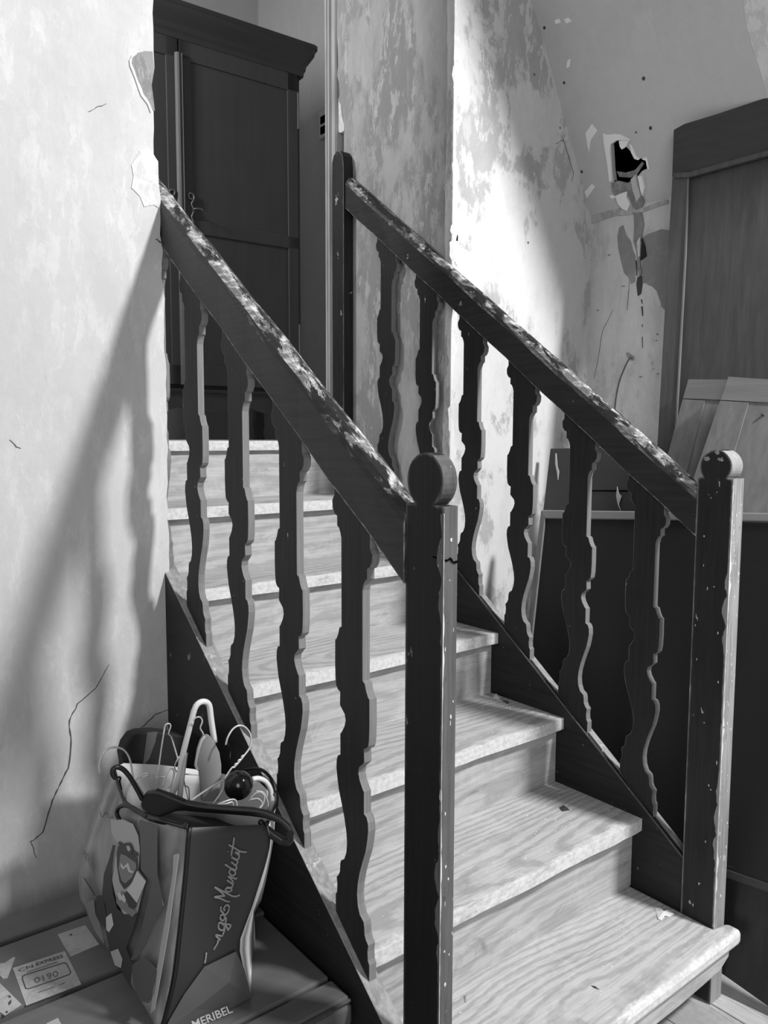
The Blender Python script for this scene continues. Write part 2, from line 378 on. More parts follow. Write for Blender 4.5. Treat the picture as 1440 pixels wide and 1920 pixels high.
# broken bright edge of the corner
random.seed(5)
def ragged(z0, z1, w0, amp, stp=.012):
    L, R = [], []; z = z0
    while z < z1:
        ww = w0+amp*max(0, math.sin(z*17)+.6*math.sin(z*41+1))+random.uniform(-.3, .6)*amp*.6
        L.append(z); R.append((max(.0015, ww), z)); z += stp*random.uniform(.6, 1.4)
    return R
rg = ragged(1.10, 3.3, .006, .010)
prism('broken_corner', [(.9035, 1.10)]+[(.9035-random.uniform(0, .002), z) for w_, z in rg]+[(.905+w_, z) for w_, z in rg[::-1]], 1, YR-.0028, YR+.002, 'flake', wb)
rg = ragged(1.10, 3.3, .003, .008)
prism('broken_corner', [(YR-.002, z) for w_, z in rg]+[(YR+w_, z) for w_, z in rg[::-1]], 0, .9015, .909, 'flake', wb)
for z, rx, rz in ((1.83, .022, .045), (1.88, .016, .03), (2.05, .014, .05), (2.32, .016, .06), (2.40, .010, .04), (1.62, .012, .05), (1.33, .018, .07)):
    prism('plaster_flake', blob(.914, z, rx, rz, 16, .3), 1, YR-.0018, YR+.002, 'flake', wb)
for u, v in ((990, 455), (1050, 240), (1002, 140)):
    p = at(u, v, 1, YR); prism('nail_hole', blob(p.x, p.z, .003, .004, 8), 1, YR-.0008, YR+.001, 'nail', wb)
crack(wb, [(1040, 270), (1056, 262), (1075, 325), (1070, 345)], 1, YR, .001)
# --- knee wall, slope
XR, ZR = 1.56, 2.03
SL = .542
wr = prism('wall_right', [(-2.3, 0), (YR, 0), (YR, ZR), (-2.3, ZR)], 0, XR, XR+.2, 'wall_r'); tag(wr, kind='structure')
NC = Vector((1, 0, SL)).normalized(); PC = Vector((XR, 0, ZR))
def cuv(u, v): p = atp(u, v, PC, NC); return (p.y, p.z)
def c3(y, z, off=0): return Vector((XR-(z-ZR)*SL, y, z))+NC*off
hole = [cuv(u, v) for u, v in px(1100, 220, 3.8375, [(175, 200), (215, 168), (245, 165), (262, 205), (290, 215), (320, 250), (338, 292), (355, 300), (385, 295), (430, 300), (445, 370), (400, 385), (372, 418), (340, 470), (300, 500), (240, 500), (200, 480), (185, 380), (180, 280)])]
outer = [(-.13, ZR), (YR, ZR), (YR, 3.45), (-.13, 3.45)]
allp = outer+hole; tri = tessellate_polygon([[Vector((a, b, 0)) for a, b in outer], [Vector((a, b, 0)) for a, b in hole]])
n = len(allp); vv = [c3(a, b) for a, b in allp]+[c3(a, b, .018) for a, b in allp]
ff = [tuple(t) for t in tri]+[tuple(k+n for k in t) for t in tri]+[(i, (i+1) % 4, (i+1) % 4+n, i+n) for i in range(4)]
hl = len(hole); ff += [(4+i, 4+(i+1) % hl, 4+(i+1) % hl+n, 4+i+n) for i in range(hl)]
ce = mesh('ceiling', vv, ff, 'ceil'); tag(ce, kind='structure')
hy, hz = sum(a for a, b in hole)/hl, sum(b for a, b in hole)/hl
slab('cavity_back', [c3(hy+a, hz+b, .16) for a, b in ((-.25, -.25), (.25, -.25), (.25, .3), (-.25, .3))], NC, .01, 'dark', ce)  # black faces behind the hole put its inner shade into the colour
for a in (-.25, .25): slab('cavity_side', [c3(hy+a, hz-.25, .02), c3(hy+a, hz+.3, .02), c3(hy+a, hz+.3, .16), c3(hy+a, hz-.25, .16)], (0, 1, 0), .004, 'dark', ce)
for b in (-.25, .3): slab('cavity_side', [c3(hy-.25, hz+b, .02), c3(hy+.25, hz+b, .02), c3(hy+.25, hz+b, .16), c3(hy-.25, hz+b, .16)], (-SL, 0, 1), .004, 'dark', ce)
def on_ceil(name, pts, mat, th=.002, lift=0.0, curl=0.0):
    P = [c3(*cuv(u, v), -lift) for u, v in px(1100, 220, 3.8375, pts)]
    if curl: P = [p-NC*(curl*(i % 3)) for i, p in enumerate(P)]
    return slab(name, P, -NC, th, mat, ce)
on_ceil('torn_paper', [(120, 115), (150, 125), (200, 118), (245, 122), (320, 160), (300, 175), (290, 210), (272, 220), (252, 195), (248, 162), (215, 165), (175, 190), (170, 250), (178, 330), (185, 455), (165, 462), (150, 330), (125, 180)], 'lime', .003)
on_ceil('torn_paper', [(248, 160), (320, 165), (300, 192), (285, 214), (268, 222), (254, 200)], 'lime', .002, .012)
on_ceil('torn_paper', [(308, 190), (322, 195), (360, 280), (385, 298), (372, 306), (345, 296), (322, 250), (318, 215)], 'lime', .003)
on_ceil('torn_paper', [(400, 300), (430, 285), (440, 300), (452, 370), (440, 372), (428, 310)], 'lime', .003)
on_ceil('plaster_rubble', [(185, 470), (230, 455), (300, 470), (360, 430), (372, 480), (340, 640), (310, 560), (250, 590), (215, 560), (190, 530)], 'render', .006)
on_ceil('plaster_rubble', [(215, 560), (262, 540), (300, 528), (298, 572), (322, 618), (300, 668), (262, 650), (235, 620)], 'lime', .009)
on_ceil('plaster_rubble', [(168, 560), (200, 556), (212, 575), (185, 584)], 'lime', .005)
on_ceil('torn_paper', [(330, 440), (362, 405), (372, 460), (400, 560), (372, 600), (345, 520)], 'ceil', .012)
on_ceil('torn_paper', [(378, 418), (406, 415), (425, 500), (412, 560), (398, 520)], 'lime', .010)
on_ceil('plaster_rubble', [(352, 570), (400, 560), (420, 600), (405, 640), (370, 660), (345, 640)], 'render', .010)
on_ceil('lath_splinter', [(196, 400), (260, 410), (330, 390), (380, 330), (392, 345), (345, 420), (300, 445), (215, 440)], 'render', .004, -.02)
on_ceil('lath_splinter', [(200, 455), (340, 478), (345, 500), (215, 490)], 'cloth', .004, -.004)
for u, v, r in ((1207, 147, 3), (1220, 240, 3), (1021, 52, 2.6), (1091, 322, 2.6), (1058, 155, 2.4), (1193, 248, 1.5)):
    y, z = cuv(u, v); P = [c3(y+.0016*r*math.cos(a), z+.0016*r*math.sin(a)) for a in [i*math.pi/4 for i in range(8)]]; slab('nail_head', P, -NC, .002, 'nail', ce)
for pts in ([(1040, 38), (1048, 35), (1052, 42), (1042, 45)], [(1058, 36), (1066, 33), (1072, 40), (1062, 44)], [(1098, 250), (1110, 232), (1120, 245), (1108, 262), (1104, 285)], [(1094, 362), (1110, 345), (1116, 350), (1100, 372)], [(1064, 113), (1070, 110), (1068, 125), (1062, 128)]):
    slab('lime_spot', [c3(*cuv(u, v)) for u, v in pts], -NC, .0012, 'lime', ce)
slab('plaster_repair', [c3(*cuv(u, v)) for u, v in ((1388, -60), (1470, -60), (1470, 215), (1440, 182), (1425, 130), (1412, 90), (1398, 40))], -NC, .0015, 'flake', ce)
# rough joint between slope and knee wall, distemper remains and drips
on_kn = lambda name, pts, mat, d=.0015: prism(name, [(p.y, p.z) for p in (at(u, v, 0, XR) for u, v in px(1100, 220, 3.8375, pts))], 0, XR-d, XR+.001, mat, wr)
on_kn('joint_plaster', [(0, 690), (60, 668), (130, 660), (200, 640), (330, 665), (420, 650), (500, 618), (585, 595), (590, 620), (500, 650), (420, 680), (330, 700), (200, 712), (100, 745), (20, 775), (0, 760)], 'joint', .004)
on_kn('grey_patch', [(235, 795), (262, 775), (288, 850), (318, 890), (335, 960), (352, 1000), (350, 1180), (322, 1200), (300, 1150), (270, 1120), (245, 1020), (228, 940), (222, 860)], 'greypatch')
on_kn('grey_patch', [(405, 860), (440, 842), (540, 805), (600, 815), (600, 1420), (548, 1372), (520, 1330), (500, 1245), (430, 1195), (402, 1190), (398, 1000)], 'greypatch')
on_kn('torn_plaster', [(345, 690), (400, 690), (415, 770), (400, 860), (385, 950), (390, 1050), (400, 1120), (385, 1150), (372, 1080), (365, 960), (345, 900), (350, 780)], 'render', .006)
on_kn('torn_plaster', [(372, 900), (395, 860), (392, 1000), (380, 1010)], 'flake', .009)
on_kn('torn_plaster', [(405, 870), (425, 930), (435, 1000), (395, 1030), (398, 950)], 'cloth', .006)
on_kn('torn_plaster', [(370, 1150), (400, 1140), (402, 1200), (392, 1270), (372, 1285), (362, 1200)], 'nail', .004)
on_kn('lime_patch', [(405, 1200), (470, 1215), (505, 1250), (540, 1350), (520, 1365), (480, 1310), (430, 1270)], 'flake', .002)
for a, b, w_ in (((395, 1310), (400, 1340), 5), ((398, 1360), (404, 1430), 6), ((400, 1490), (401, 1510), 3), ((401, 1580), (402, 1660), 3), ((358, 1030), (362, 1140), 6)):
    on_kn('drip_stain', [(a[0]-w_, a[1]), (a[0]+w_, a[1]), (b[0]+w_*.6, b[1]), (b[0]-w_*.6, b[1])], 'nail', .0008)
for u, v in ((80, 1388), (500, 1605), (390, 1865), (470, 1770), (510, 1560), (160, 990), (265, 1215), (25, 1025), (480, 1810), (515, 1845)):
    on_kn('damage_spot', blob(u, v, random.uniform(4, 14), random.uniform(3, 9), 8, .4), 'render', .001)
crack(wr, [(1181, 520), (1178, 560), (1175, 590)], 0, XR, .0007)
crack(wr, [(1150, 580), (1130, 620), (1120, 680), (1112, 720)], 0, XR, .0006)
on_kn('cable_rose', [(285, 1700), (300, 1690), (345, 1725), (335, 1750), (305, 1745)], 'greypatch', .004)
cab = tube('wall_cable', [at(1183, 671, 0, XR-.004), at(1180, 672, 0, XR-.03), at(1171, 690, 0, XR-.035), at(1160, 720, 0, XR-.03), at(1153, 765, 0, XR-.02), at(1152, 830, 0, XR-.012), at(1150, 960, 0, XR-.01)], .0027, 'cable')
tag(cab, 'thin grey cable poking out of a hole in the right wall and drooping', 'cable')
# --- floors
fl = box('floor', (-2.3, -2.3, -.06), (XR, YL, -.022), 'dark'); tag(fl, kind='structure')
xx = .88-.121*26
k = 0
while xx < XR-.01:
    x1 = min(xx+.118, XR); box('plank', (xx, -2.3, -.022), (x1, YL, random.uniform(-.0012, 0)), 'plank', fl, .0015); xx += .121
lf = box('trim_1', (-2.0, YB-.05, 1.20), (1.9, 3.85, 1.238), 'dark'); tag(lf, kind='structure')   # upper floor carcass
for i in range(15):
    y0 = YB+.0+i*.15; box('plank', (-2.0, y0, 1.238), (1.9, y0+.147, 1.26), 'tread', lf, .002)
# --- upper room shell
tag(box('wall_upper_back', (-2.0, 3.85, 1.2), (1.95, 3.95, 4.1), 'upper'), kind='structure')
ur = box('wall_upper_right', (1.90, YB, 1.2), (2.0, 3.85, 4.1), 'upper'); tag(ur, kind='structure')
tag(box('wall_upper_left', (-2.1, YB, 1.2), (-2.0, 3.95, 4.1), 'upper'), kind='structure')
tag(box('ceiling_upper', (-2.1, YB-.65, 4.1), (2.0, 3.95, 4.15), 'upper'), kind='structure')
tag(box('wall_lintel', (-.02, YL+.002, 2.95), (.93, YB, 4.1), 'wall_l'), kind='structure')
# --- door casing of the opening
cya, cyb = at(608, 200, 0, .895).y, at(631, 200, 0, .905).y
cs = prism('trim_2', [(a_, cyb+(b_-1.568)/(1.69-1.568)*(cya-cyb)) for a_, b_ in [(.900, 1.575), (.906, 1.568), (.93, 1.568), (.93, 1.69), (.906, 1.69), (.896, 1.683), (.896, 1.668), (.902, 1.66), (.902, 1.645), (.893, 1.640), (.893, 1.625), (.902, 1.618), (.902, 1.60), (.896, 1.595)]], 2, 1.26, 2.95, 'casing'); tag(cs, kind='structure')

# ================================================================== STAIRCASE
st = empty('staircase', (.44, .7, 0), 'steep wooden stair of pale worn treads rising to the upper room', 'staircase')
prism('tread', [(-.03, .004), (.918, .006), (.922, .016), (.922, .044), (W, .052), (W, G+.04), (.023, G+.04), (.023, .052), (-.03, .04)], 2, H-.032, H, 'tread', st, bevel=.009)
for k in range(2, 7):
    y0 = (k-1)*G
    fe = [(.023+(W-.023)*i/24, y0+random.uniform(-.0012, .0012)+.0015*math.sin(i*.7+k)) for i in range(25)]
    prism('tread', fe+[(W, y0+G+.04), (.023, y0+G+.04)], 2, k*H-.030, k*H, 'tread', st, bevel=.010)
    box('riser', (.023, y0+.026, (k-1)*H), (W, y0+.044, k*H-.029), 'riser', st)
prism('nosing_board', [(.0, 6*G), (.908, 6*G), (.908, YB-.002), (.0, YB-.002)], 2, 7*H-.030, 7*H, 'tread', st, bevel=.008)
box('riser', (.023, 6*G+.022, 6*H), (W, 6*G+.04, 7*H-.030), 'riser', st)
prism('apron', [(.02, H-.032), (.905, H-.032), (.900, H-.062), (.86, H-.082), (.70, H-.090), (.02, H-.090)], 1, .024, .042, 'riser', st, bevel=.002)
box('riser', (.023, .17, 0), (W, .188, H-.032), 'riser', st)
zt = lambda y: .3741+M*(y-.1708)
ztr = lambda y: .3732+M*(y-.2145)
prism('string', [(.04, 0), (.04, zt(.04)), (1.42, zt(1.42)), (1.42, zt(1.42)-.55), (.95, 0)], 0, -.012, .022, 'pstr', st, mats=['pstr', 'ptop'], fm=lambda p: 1 if p.normal.z > .5 else 0, bevel=.002)  # upward faces take the paler colour, as if lit
prism('string', [(.108, 0), (.108, ztr(.108)), (1.47, ztr(1.47)), (1.47, ztr(1.47)-.5), (.5, 0)], 0, W, W+.026, 'pstr', st, bevel=.003)
prism('lit_top_strip', [(.128, ztr(.128)-.006), (.128, ztr(.128)+.0015), (1.40, ztr(1.40)+.0015), (1.40, ztr(1.40)-.006)], 0, W+.010, W+.0285, 'ptop', st)  # added pale strip, imitates the bright lit sliver of the string top
tube('string_bead', [(W-.0005, y, ztr(y)-.0015) for y in (.13, .4, .8, 1.2, 1.45)], .0022, 'edgewood', st, k=3, seg=6)
# ------------------------------------------------------------------ balustrades
FR = [(0, .005), (.029, .005), (.035, .009), (.050, .010), (.062, .008), (.068, .014), (.076, .018), (.090, .019), (.097, .021), (.104, .031), (.118, .037), (.136, .039), (.155, .037), (.178, .031), (.201, .023), (.222, .015), (.240, .011), (.258, .008), (.272, .009), (.281, .013), (.284, .020), (.321, .020), (.325, .024), (.337, .032), (.348, .0355), (.358, .033), (.366, .024), (.371, .019), (.393, .020), (.396, .013), (.402, .008), (.415, .006), (.440, .005), (.480, .0055), (.482, .009), (.491, .014), (.503, .018), (.506, .024), (.654, .024), (.664, .021), (.671, .017), (.674, .012), (.690, .012), (.693, .005), (.702, -.001), (.715, -.002), (.722, .002), (.724, .004), (.80, .004)]
SH = .0785
outline = [(.005, -.002)]+[(u, z) for z, u in FR[1:]]+[(.1035, .80+.075)]+[(.107-u, z+SH) for z, u in FR[::-1][1:]]
outline[-1] = (.102, .076)
def baluster(parent, x, y, z, th, src=[None]):
    if src[0] is None:
        o = prism('baluster', outline, 0, 0, 1, 'pbal', None, mats=['pbal', 'baledge'], fm=lambda p: 1 if p.normal.y < -.25 else 0)
        src[0] = o
    else:
        o = src[0].copy(); COL.objects.link(o)
    o.parent = parent; o.matrix_parent_inverse = parent.matrix_basis.inverted()
    o.location = (x, y-.0, z); o.scale = (th, 1, 1); return o
def rail(name, prof, y0, y1, zf, parent, mat='prail'):
    n = len(prof); N_ = 14; v = []; f = []
    for j in range(N_+1):
        y = y0+(y1-y0)*j/N_
        for i, (a, b) in enumerate(prof):
            q = .0012*math.sin(j*2.3+i); v.append((a+q, y, zf(y)+b+q))
    for j in range(N_):
        for i in range(n): f.append((j*n+i, j*n+(i+1) % n, (j+1)*n+(i+1) % n, (j+1)*n+i))
    f += [tuple(range(n)), tuple(range(N_*n, N_*n+n))]
    return mesh(name, v, f, mat, parent)
def newel_outline(y0, y1, zb, zs, r, cz):
    cy = (y0+y1)/2; pts = [(y0, zb), (y0, zs)]
    a0 = math.asin(max(-1, (zs-cz)/r))
    n = 26
    for i in range(n+1):
        a = math.pi-a0-(math.pi-2*a0)*i/n
        pts.append((cy+r*math.cos(a), cz+r*math.sin(a)))
    return pts+[(y1, zs), (y1, zb)]
zbl = lambda y: zt(y)+.747
zbr = lambda y: ztr(y)+.7475
bl = empty('balustrade', (.01, .04, 0), 'near brown-painted balustrade left of the steps, its handrail running into the pale wall', 'balustrade', None)
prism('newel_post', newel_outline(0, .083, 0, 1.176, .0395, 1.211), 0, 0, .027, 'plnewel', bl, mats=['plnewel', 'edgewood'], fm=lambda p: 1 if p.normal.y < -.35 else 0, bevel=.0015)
tube('split_crack', [(-.0004, .022, 1.103), (.004, -.0006, 1.10), (.012, -.001, 1.102), (.018, -.001, 1.096), (.0275, -.0006, 1.097)], lambda t: .0011+.0008*math.sin(t*9)**2, 'dark', bl, k=3, seg=6)
LP = [(-.003, 0), (-.004, .088), (-.001, .100), (.006, .110), (.020, .116), (.032, .110), (.036, .098), (.036, 0)]
rail('handrail', LP, .083, 1.45, zbl, bl)
for i in range(5): baluster(bl, 0, .1708+i*SP-.005, zt(.1708+i*SP), .0145)
br = empty('balustrade', (W+.02, .09, 0), 'far brown-painted balustrade right of the steps, passing in front of the pier', 'balustrade', None)
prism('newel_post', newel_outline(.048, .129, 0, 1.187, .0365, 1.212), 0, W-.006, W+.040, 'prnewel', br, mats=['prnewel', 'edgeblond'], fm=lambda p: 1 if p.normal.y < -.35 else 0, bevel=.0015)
RP = [(W-.006, 0), (W-.006, .078), (W-.002, .090), (W+.006, .104), (W+.016, .109), (W+.027, .104), (W+.031, .09), (W+.031, 0)]
rail('handrail', RP, .128, 1.49, zbr, br)
for i in range(6): baluster(br, W+.004, .2145+i*SP-.005, ztr(.2145+i*SP), .0165)
prism('upper_newel_post', [(1.462, 1.10), (1.462, 2.19), (1.468, 2.225), (1.482, 2.243), (1.503, 2.25), (1.522, 2.238), (1.532, 2.215), (1.533, 2.19), (1.533, 1.10)], 0, W-.012, W+.029, 'prnewel', br, mats=['prnewel', 'pl'], fm=lambda p: 1 if p.normal.y < -.3 else 0, bevel=.003)

# flaked paint along the front arrises of the two lower newels
random.seed(9)
def flaked(parent, yf, xf, x1, z0, z1, w_dark, w_front, m1, m2):
    L = []; z = z0
    while z < z1:
        L.append((max(.0003, w_dark*(.15+.9*max(0, math.sin(z*13+yf*50))*abs(math.sin(z*47))+random.uniform(-.12, .22))), z)); z += random.uniform(.004, .013)
    prism('chipped_edge', [(yf-.0005, z) for w_, z in L]+[(yf+w_, z) for w_, z in L[::-1]], 0, xf-.0006, xf+.001, m1, parent)
    L = []; z = z0
    while z < z1:
        L.append((max(.0002, w_front*(.10+.8*max(0, math.sin(z*19+2))*abs(math.sin(z*61))+random.uniform(-.12, .18))), z)); z += random.uniform(.004, .013)
    prism('chipped_edge', [(xf-.0004, z) for w_, z in L]+[(xf+w_, z) for w_, z in L[::-1]], 1, yf-.0006, yf+.001, m2, parent)
    for i in range(26):
        z = random.uniform(z0, z1); x = random.uniform(xf+.003, x1-.002)
        prism('paint_fleck', blob(x, z, random.uniform(.0006, .0018), random.uniform(.0012, .0045), 7, .4), 1, yf-.0006, yf+.001, 'fleck', parent)
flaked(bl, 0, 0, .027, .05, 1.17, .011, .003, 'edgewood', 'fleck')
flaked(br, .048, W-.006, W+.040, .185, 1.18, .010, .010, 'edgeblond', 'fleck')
for u, v in ((1325, 860), (1345, 848), (1352, 862)):
    p = at(u, v, 0, W-.0062); prism('paint_fleck', blob(p.y, p.z, .006, .005, 9, .45), 0, W-.0068, W-.005, 'edgeblond', br)
for i in range(14):
    z = random.uniform(.25, 1.1); y = random.uniform(.055, .125); prism('paint_fleck', blob(y, z, random.uniform(.0006, .0018), random.uniform(.001, .004), 7, .4), 0, W-.0066, W-.005, 'fleck', br)

# ================================================================== LEANING THINGS AT THE RIGHT
def lean(top, left, A, ax, val, d=None):
    d, e, N = lean_plane(top, left, d); return at(A[0], A[1], ax, val), Vector(N), Vector(e)
# large dark table-top board with a pale moulded edge
P, N, e = lean(((1020, 958), (1440, 966)), ((1018, 956), (993, 1163)), (1018, 956), 0, 1.115, d=(-.07, .996, -.055))
tb = empty('leaning_board', at(1200, 1600, 0, 1.0), 'large black leather-grained board with a pale moulded edge, leaning behind the right balustrade', 'board')
plate('panel', [(1020, 972), (1470, 981), (1470, 1668), (1366, 1632), (965, 1488)], P, N, .014, 'board', tb)
plate('edge_moulding', [(1014, 956), (1470, 962), (1470, 978), (1020, 972)], P, N, .020, 'boardedge', tb, .003, lift=.005)
plate('edge_moulding', [(1014, 956), (1022, 970), (966, 1488), (950, 1494)], P, N, .020, 'panel', tb, .003, lift=.005)
plate('edge_moulding', [(1366, 1632), (1470, 1668), (1470, 1684), (1364, 1647), (950, 1494), (966, 1488)], P, N, .020, 'brown', tb, .003, lift=.005)
# low dark board under it
lp = empty('low_board', (.96, -.1, .03), 'dark varnished low board standing on the floor below the large black board', 'board')
P, N, e = lean(((1355, 1828), (1440, 1888)), ((1355, 1828), (1362, 1655)), (1355, 1828), 2, .045, d=(-.18, .98, 0))
plate('board', [(1325, 1806), (1340, 1618), (1500, 1650), (1500, 1930)], P, (-.97, -.17, .17), .02, 'bed', lp, .002)
# tall wardrobe door leaning on the knee wall
dd_ = lean(((1283, 233), (1440, 185)), ((1265, 245), (1232, 835)), (1265, 245), 0, 1.428, d=(-.156, .988, -.02))
P, N, e = dd_
dr = empty('leaning_door', (1.2, .3, 0), 'tall dark framed wardrobe door leaning at the right under the sloping ceiling', 'door')
plate('top_rail', [(1263, 243), (1283, 232), (1345, 213), (1480, 168), (1480, 283), (1440, 290), (1290, 330), (1260, 332)], P, N, .026, 'doorx', dr, .002)
plate('moulding', [(1262, 324), (1292, 322), (1440, 281), (1480, 270), (1480, 280), (1440, 291), (1292, 332), (1262, 333)], P, N, .012, 'stile', dr, .002, lift=.010)
plate('stile', [(1260, 333), (1289, 331), (1284, 480), (1272, 700), (1262, 900), (1250, 1100, 0), (1215, 1100, 0), (1226, 900), (1232, 835), (1244, 620)], P, N, .026, 'stile', dr, .002)
plate('door_panel', [(1287, 320), (1490, 262), (1490, 1300, 0), (1240, 1300, 0), (1260, 900)], P, N, .010, 'door', dr, lift=-.012)
plate('panel_edge', [(1289, 333), (1291, 332), (1286, 480), (1274, 700), (1268, 800), (1265, 800), (1271, 700), (1283, 480)], P, N, .006, 'panel', dr, lift=.003)
# two small cupboard doors
for (nm, lab, top, left, A, xv, rail_, stile_, pan, fin) in (
    ('small_door', 'small wooden cupboard door, leftmost and rear one of the two in front of the tall door', ((1292, 712), (1362, 712)), ((1290, 712), (1258, 838)), (1290, 712), 1.343,
     [(1290, 711), (1400, 712), (1400, 752), (1280, 747)], [(1280, 748), (1322, 750), (1262, 985), (1216, 985)], [(1322, 750), (1400, 752), (1400, 985), (1262, 985)], .02),
    ('small_door', 'small wooden cupboard door behind the right newel head, overlapping its rear twin', ((1365, 706), (1440, 712)), ((1365, 706), (1300, 880)), (1365, 706), 1.305,
     [(1365, 706), (1480, 714), (1480, 757), (1350, 750)], [(1350, 751), (1404, 754), (1334, 995), (1266, 995)], [(1404, 754), (1480, 757), (1480, 995), (1334, 995)], .02)):
    P, N, e = lean(top, left, A, 0, xv)
    r = empty(nm, (xv-.1, .3, 1.0), lab, 'door', 'small cupboard doors leaning at the right')
    plate('top_rail', rail_, P, N, .018, 'panelx', r, .0015); plate('stile', stile_, P, N, .018, 'panel', r, .0015, lift=-.0006); plate('door_panel', pan, P, N, .012, 'panel', r, lift=-.003)
P2 = atp(1430, 778, P, N); tube('screw', [P2-N*.003, P2+N*.004], .003, 'nail', r, k=1)
# brown board behind the black one
P, N, e = lean(((1032, 842), (1185, 838)), ((1032, 842), (1020, 955)), (1032, 842), 0, 1.30)
bb = empty('brown_board', (1.25, .8, .1), 'plain brown board with a horizontal split, half hidden behind the black board', 'board')
plate('board', [(1032, 841), (1255, 836), (1262, 1120, 0), (1003, 1090, 0), (1003, 1090)], P, N, .016, 'brown', bb, .002)
plate('split', [(1100, 919), (1180, 919), (1240, 922), (1240, 924), (1180, 922), (1100, 921)], P, N, .002, 'dark', bb, lift=.0015)
plate('scratch', [(1041, 850), (1043, 850), (1045, 875), (1048, 884), (1046, 900), (1044, 885), (1041, 870)], P, N, .002, 'fleck', bb, lift=.0015)
q = atp(1160, 935, P, N)
sc = slab('paint_splash', [atp(u, v, q+N*.004, N) for u, v in ((1157, 912), (1160, 925), (1165, 930), (1160, 945), (1165, 962), (1158, 945), (1155, 930))], -N, .002, 'fleck', bb)

# ================================================================== WARDROBE IN THE UPPER ROOM
wd = bpy.data.objects.new('wardrobe', None); COL.objects.link(wd); wd.location = (1.425, 2.60, 1.26); WTOP = -.035; wd.rotation_euler = (0, 0, math.radians(-2.7))
tag(wd, 'large dark two-door wardrobe with heavy cornice standing in the upper room', 'wardrobe')
_m = mesh
def mesh(name, verts, faces, mat, parent=None, **k):     # wardrobe parts are modelled in its own frame
    o = _m(name, verts, faces, mat, parent, **k); o.matrix_parent_inverse = Matrix.Identity(4); return o
WW = 1.24
box('body', (-WW, .02, .20), (0, .47, 1.77), 'ward', wd, .004)
for s in (0, 1):
    x0 = -WW+.02+s*(WW-.04)/2; x1 = x0+(WW-.04)/2-.006
    d = box('door', (x0, 0, .25), (x1, .018, 1.77), 'ward', wd, .002)
    for a, b in (((x0, .25), (x0+.055, 1.77)), ((x1-.055, .25), (x1, 1.77)), ((x0, 1.67), (x1, 1.77)), ((x0, .25), (x1, .34)), ((x0, .93), (x1, .99))):
        if True: box('door_frame', (a[0], -.007, a[1]), (b[0], .002, b[1]), 'ward', d, .003)
    hx = x1+.001 if s else x0-.001
    for z in (.40, 1.50): box('hinge', (hx-.004, -.014, z), (hx+.004, -.002, z+.17), 'brass', d, .002)
xc = -WW/2-.002
prism('centre_bead', [(xc-.020, -.008), (xc-.013, -.020), (xc-.005, -.024), (xc+.005, -.018), (xc+.010, -.022), (xc+.019, -.008)], 2, .25, 1.69, 'stile', wd)
prof = [(0.04, 1.78), (-.010, 1.78), (-.014, 1.80), (-.022, 1.81), (-.026, 1.83), (-.040, 1.85), (-.056, 1.875), (-.060, 1.895), (-.066, 1.90), (-.066, 1.915), (.04, 1.915)]
n = len(prof); v = []; f = []
for a, b in prof:
    k = -a if a < 0 else 0
    rr = min(.03, k)
    b -= .03; v += [(-WW-k, .47, b), (-WW-k, a+rr if a < 0 else a, b), (-WW-k+rr*.3, a+rr*.3 if a < 0 else a, b), (-WW-k+rr, a, b), (k-rr, a, b), (k-rr*.3, a+rr*.3 if a < 0 else a, b), (k, a+rr if a < 0 else a, b), (k, .47, b)]
for i in range(n):
    for j in range(7): f.append((i*8+j, i*8+j+1, ((i+1) % n)*8+j+1, ((i+1) % n)*8+j))
f += [tuple(i*8 for i in range(n)), tuple(i*8+7 for i in range(n))]
mesh('cornice', v, f, 'wardx', wd)
box('base_moulding', (-WW-.012, -.012, .215), (.012, .47, .232), 'wardx', wd, .004)
sk = [(-WW, .215), (0, .215), (0, .10)]
for i in range(41):
    u = i/40; x = -.03-u*(WW-.06)
    c = abs(u-.5)*2
    z = .155-.030*abs(math.sin(c*math.pi*2.0))**1.4-(.012 if c < .05 else 0)-(.05*max(0, c-.9)*10 if c > .9 else 0)
    sk.append((x, z))
sk.append((-WW, .10))
prism('skirt', sk, 1, -.004, .014, 'ward', wd)
for x in (-WW+.035, -.035):
    for y in (.02, .43):
        prism('leg', [(x-.03, .20), (x+.03, .20), (x+.022, .14), (x+.026, .08), (x+.018, .03), (x+.026, .0), (x-.026, 0), (x-.018, .03), (x-.026, .08), (x-.022, .14)], 1, y-.018, y+.018, 'ward', wd)
for x, sgn in ((xc-.045, -1), (xc+.045, 1)):
    e_ = tube('escutcheon', [(x+sgn*.004, -.012, 1.075), (x-sgn*.012, -.012, 1.083), (x-sgn*.010, -.012, 1.100), (x+sgn*.008, -.012, 1.098), (x+sgn*.012, -.012, 1.08), (x, -.012, 1.055), (x+sgn*.010, -.012, 1.03), (x, -.012, 1.0), (x+sgn*.008, -.012, .97), (x, -.012, .95)], .0045, 'brass', wd, seg=6)
    if sgn > 0: tube('key', [(x+.002, -.014, 1.028), (x+.002, -.045, 1.028), (x+.03, -.05, 1.030), (x+.034, -.05, 1.024)], .003, 'brass', wd, seg=6)
mesh = _m
# socket plate on the far wall beside the casing
so = empty('wall_socket', (1.89, 3.1, 2.9), 'pale double wall socket plate just left of the opening frame', 'socket')
a0, a1 = at(602, 212, 0, 1.898), at(602, 263, 0, 1.898); a2 = at(622, 240, 0, 1.898)
box('plate', (1.884, a2.y, a1.z), (1.90, a0.y, a0.z), 'plate', so, .003)
hh = (a0.z-a1.z)
for t0 in (.14, .52): box('socket_hole', (1.881, a2.y+.02, a1.z+hh*t0), (1.886, a0.y-.015, a1.z+hh*(t0+.28)), 'dark', so, .002)

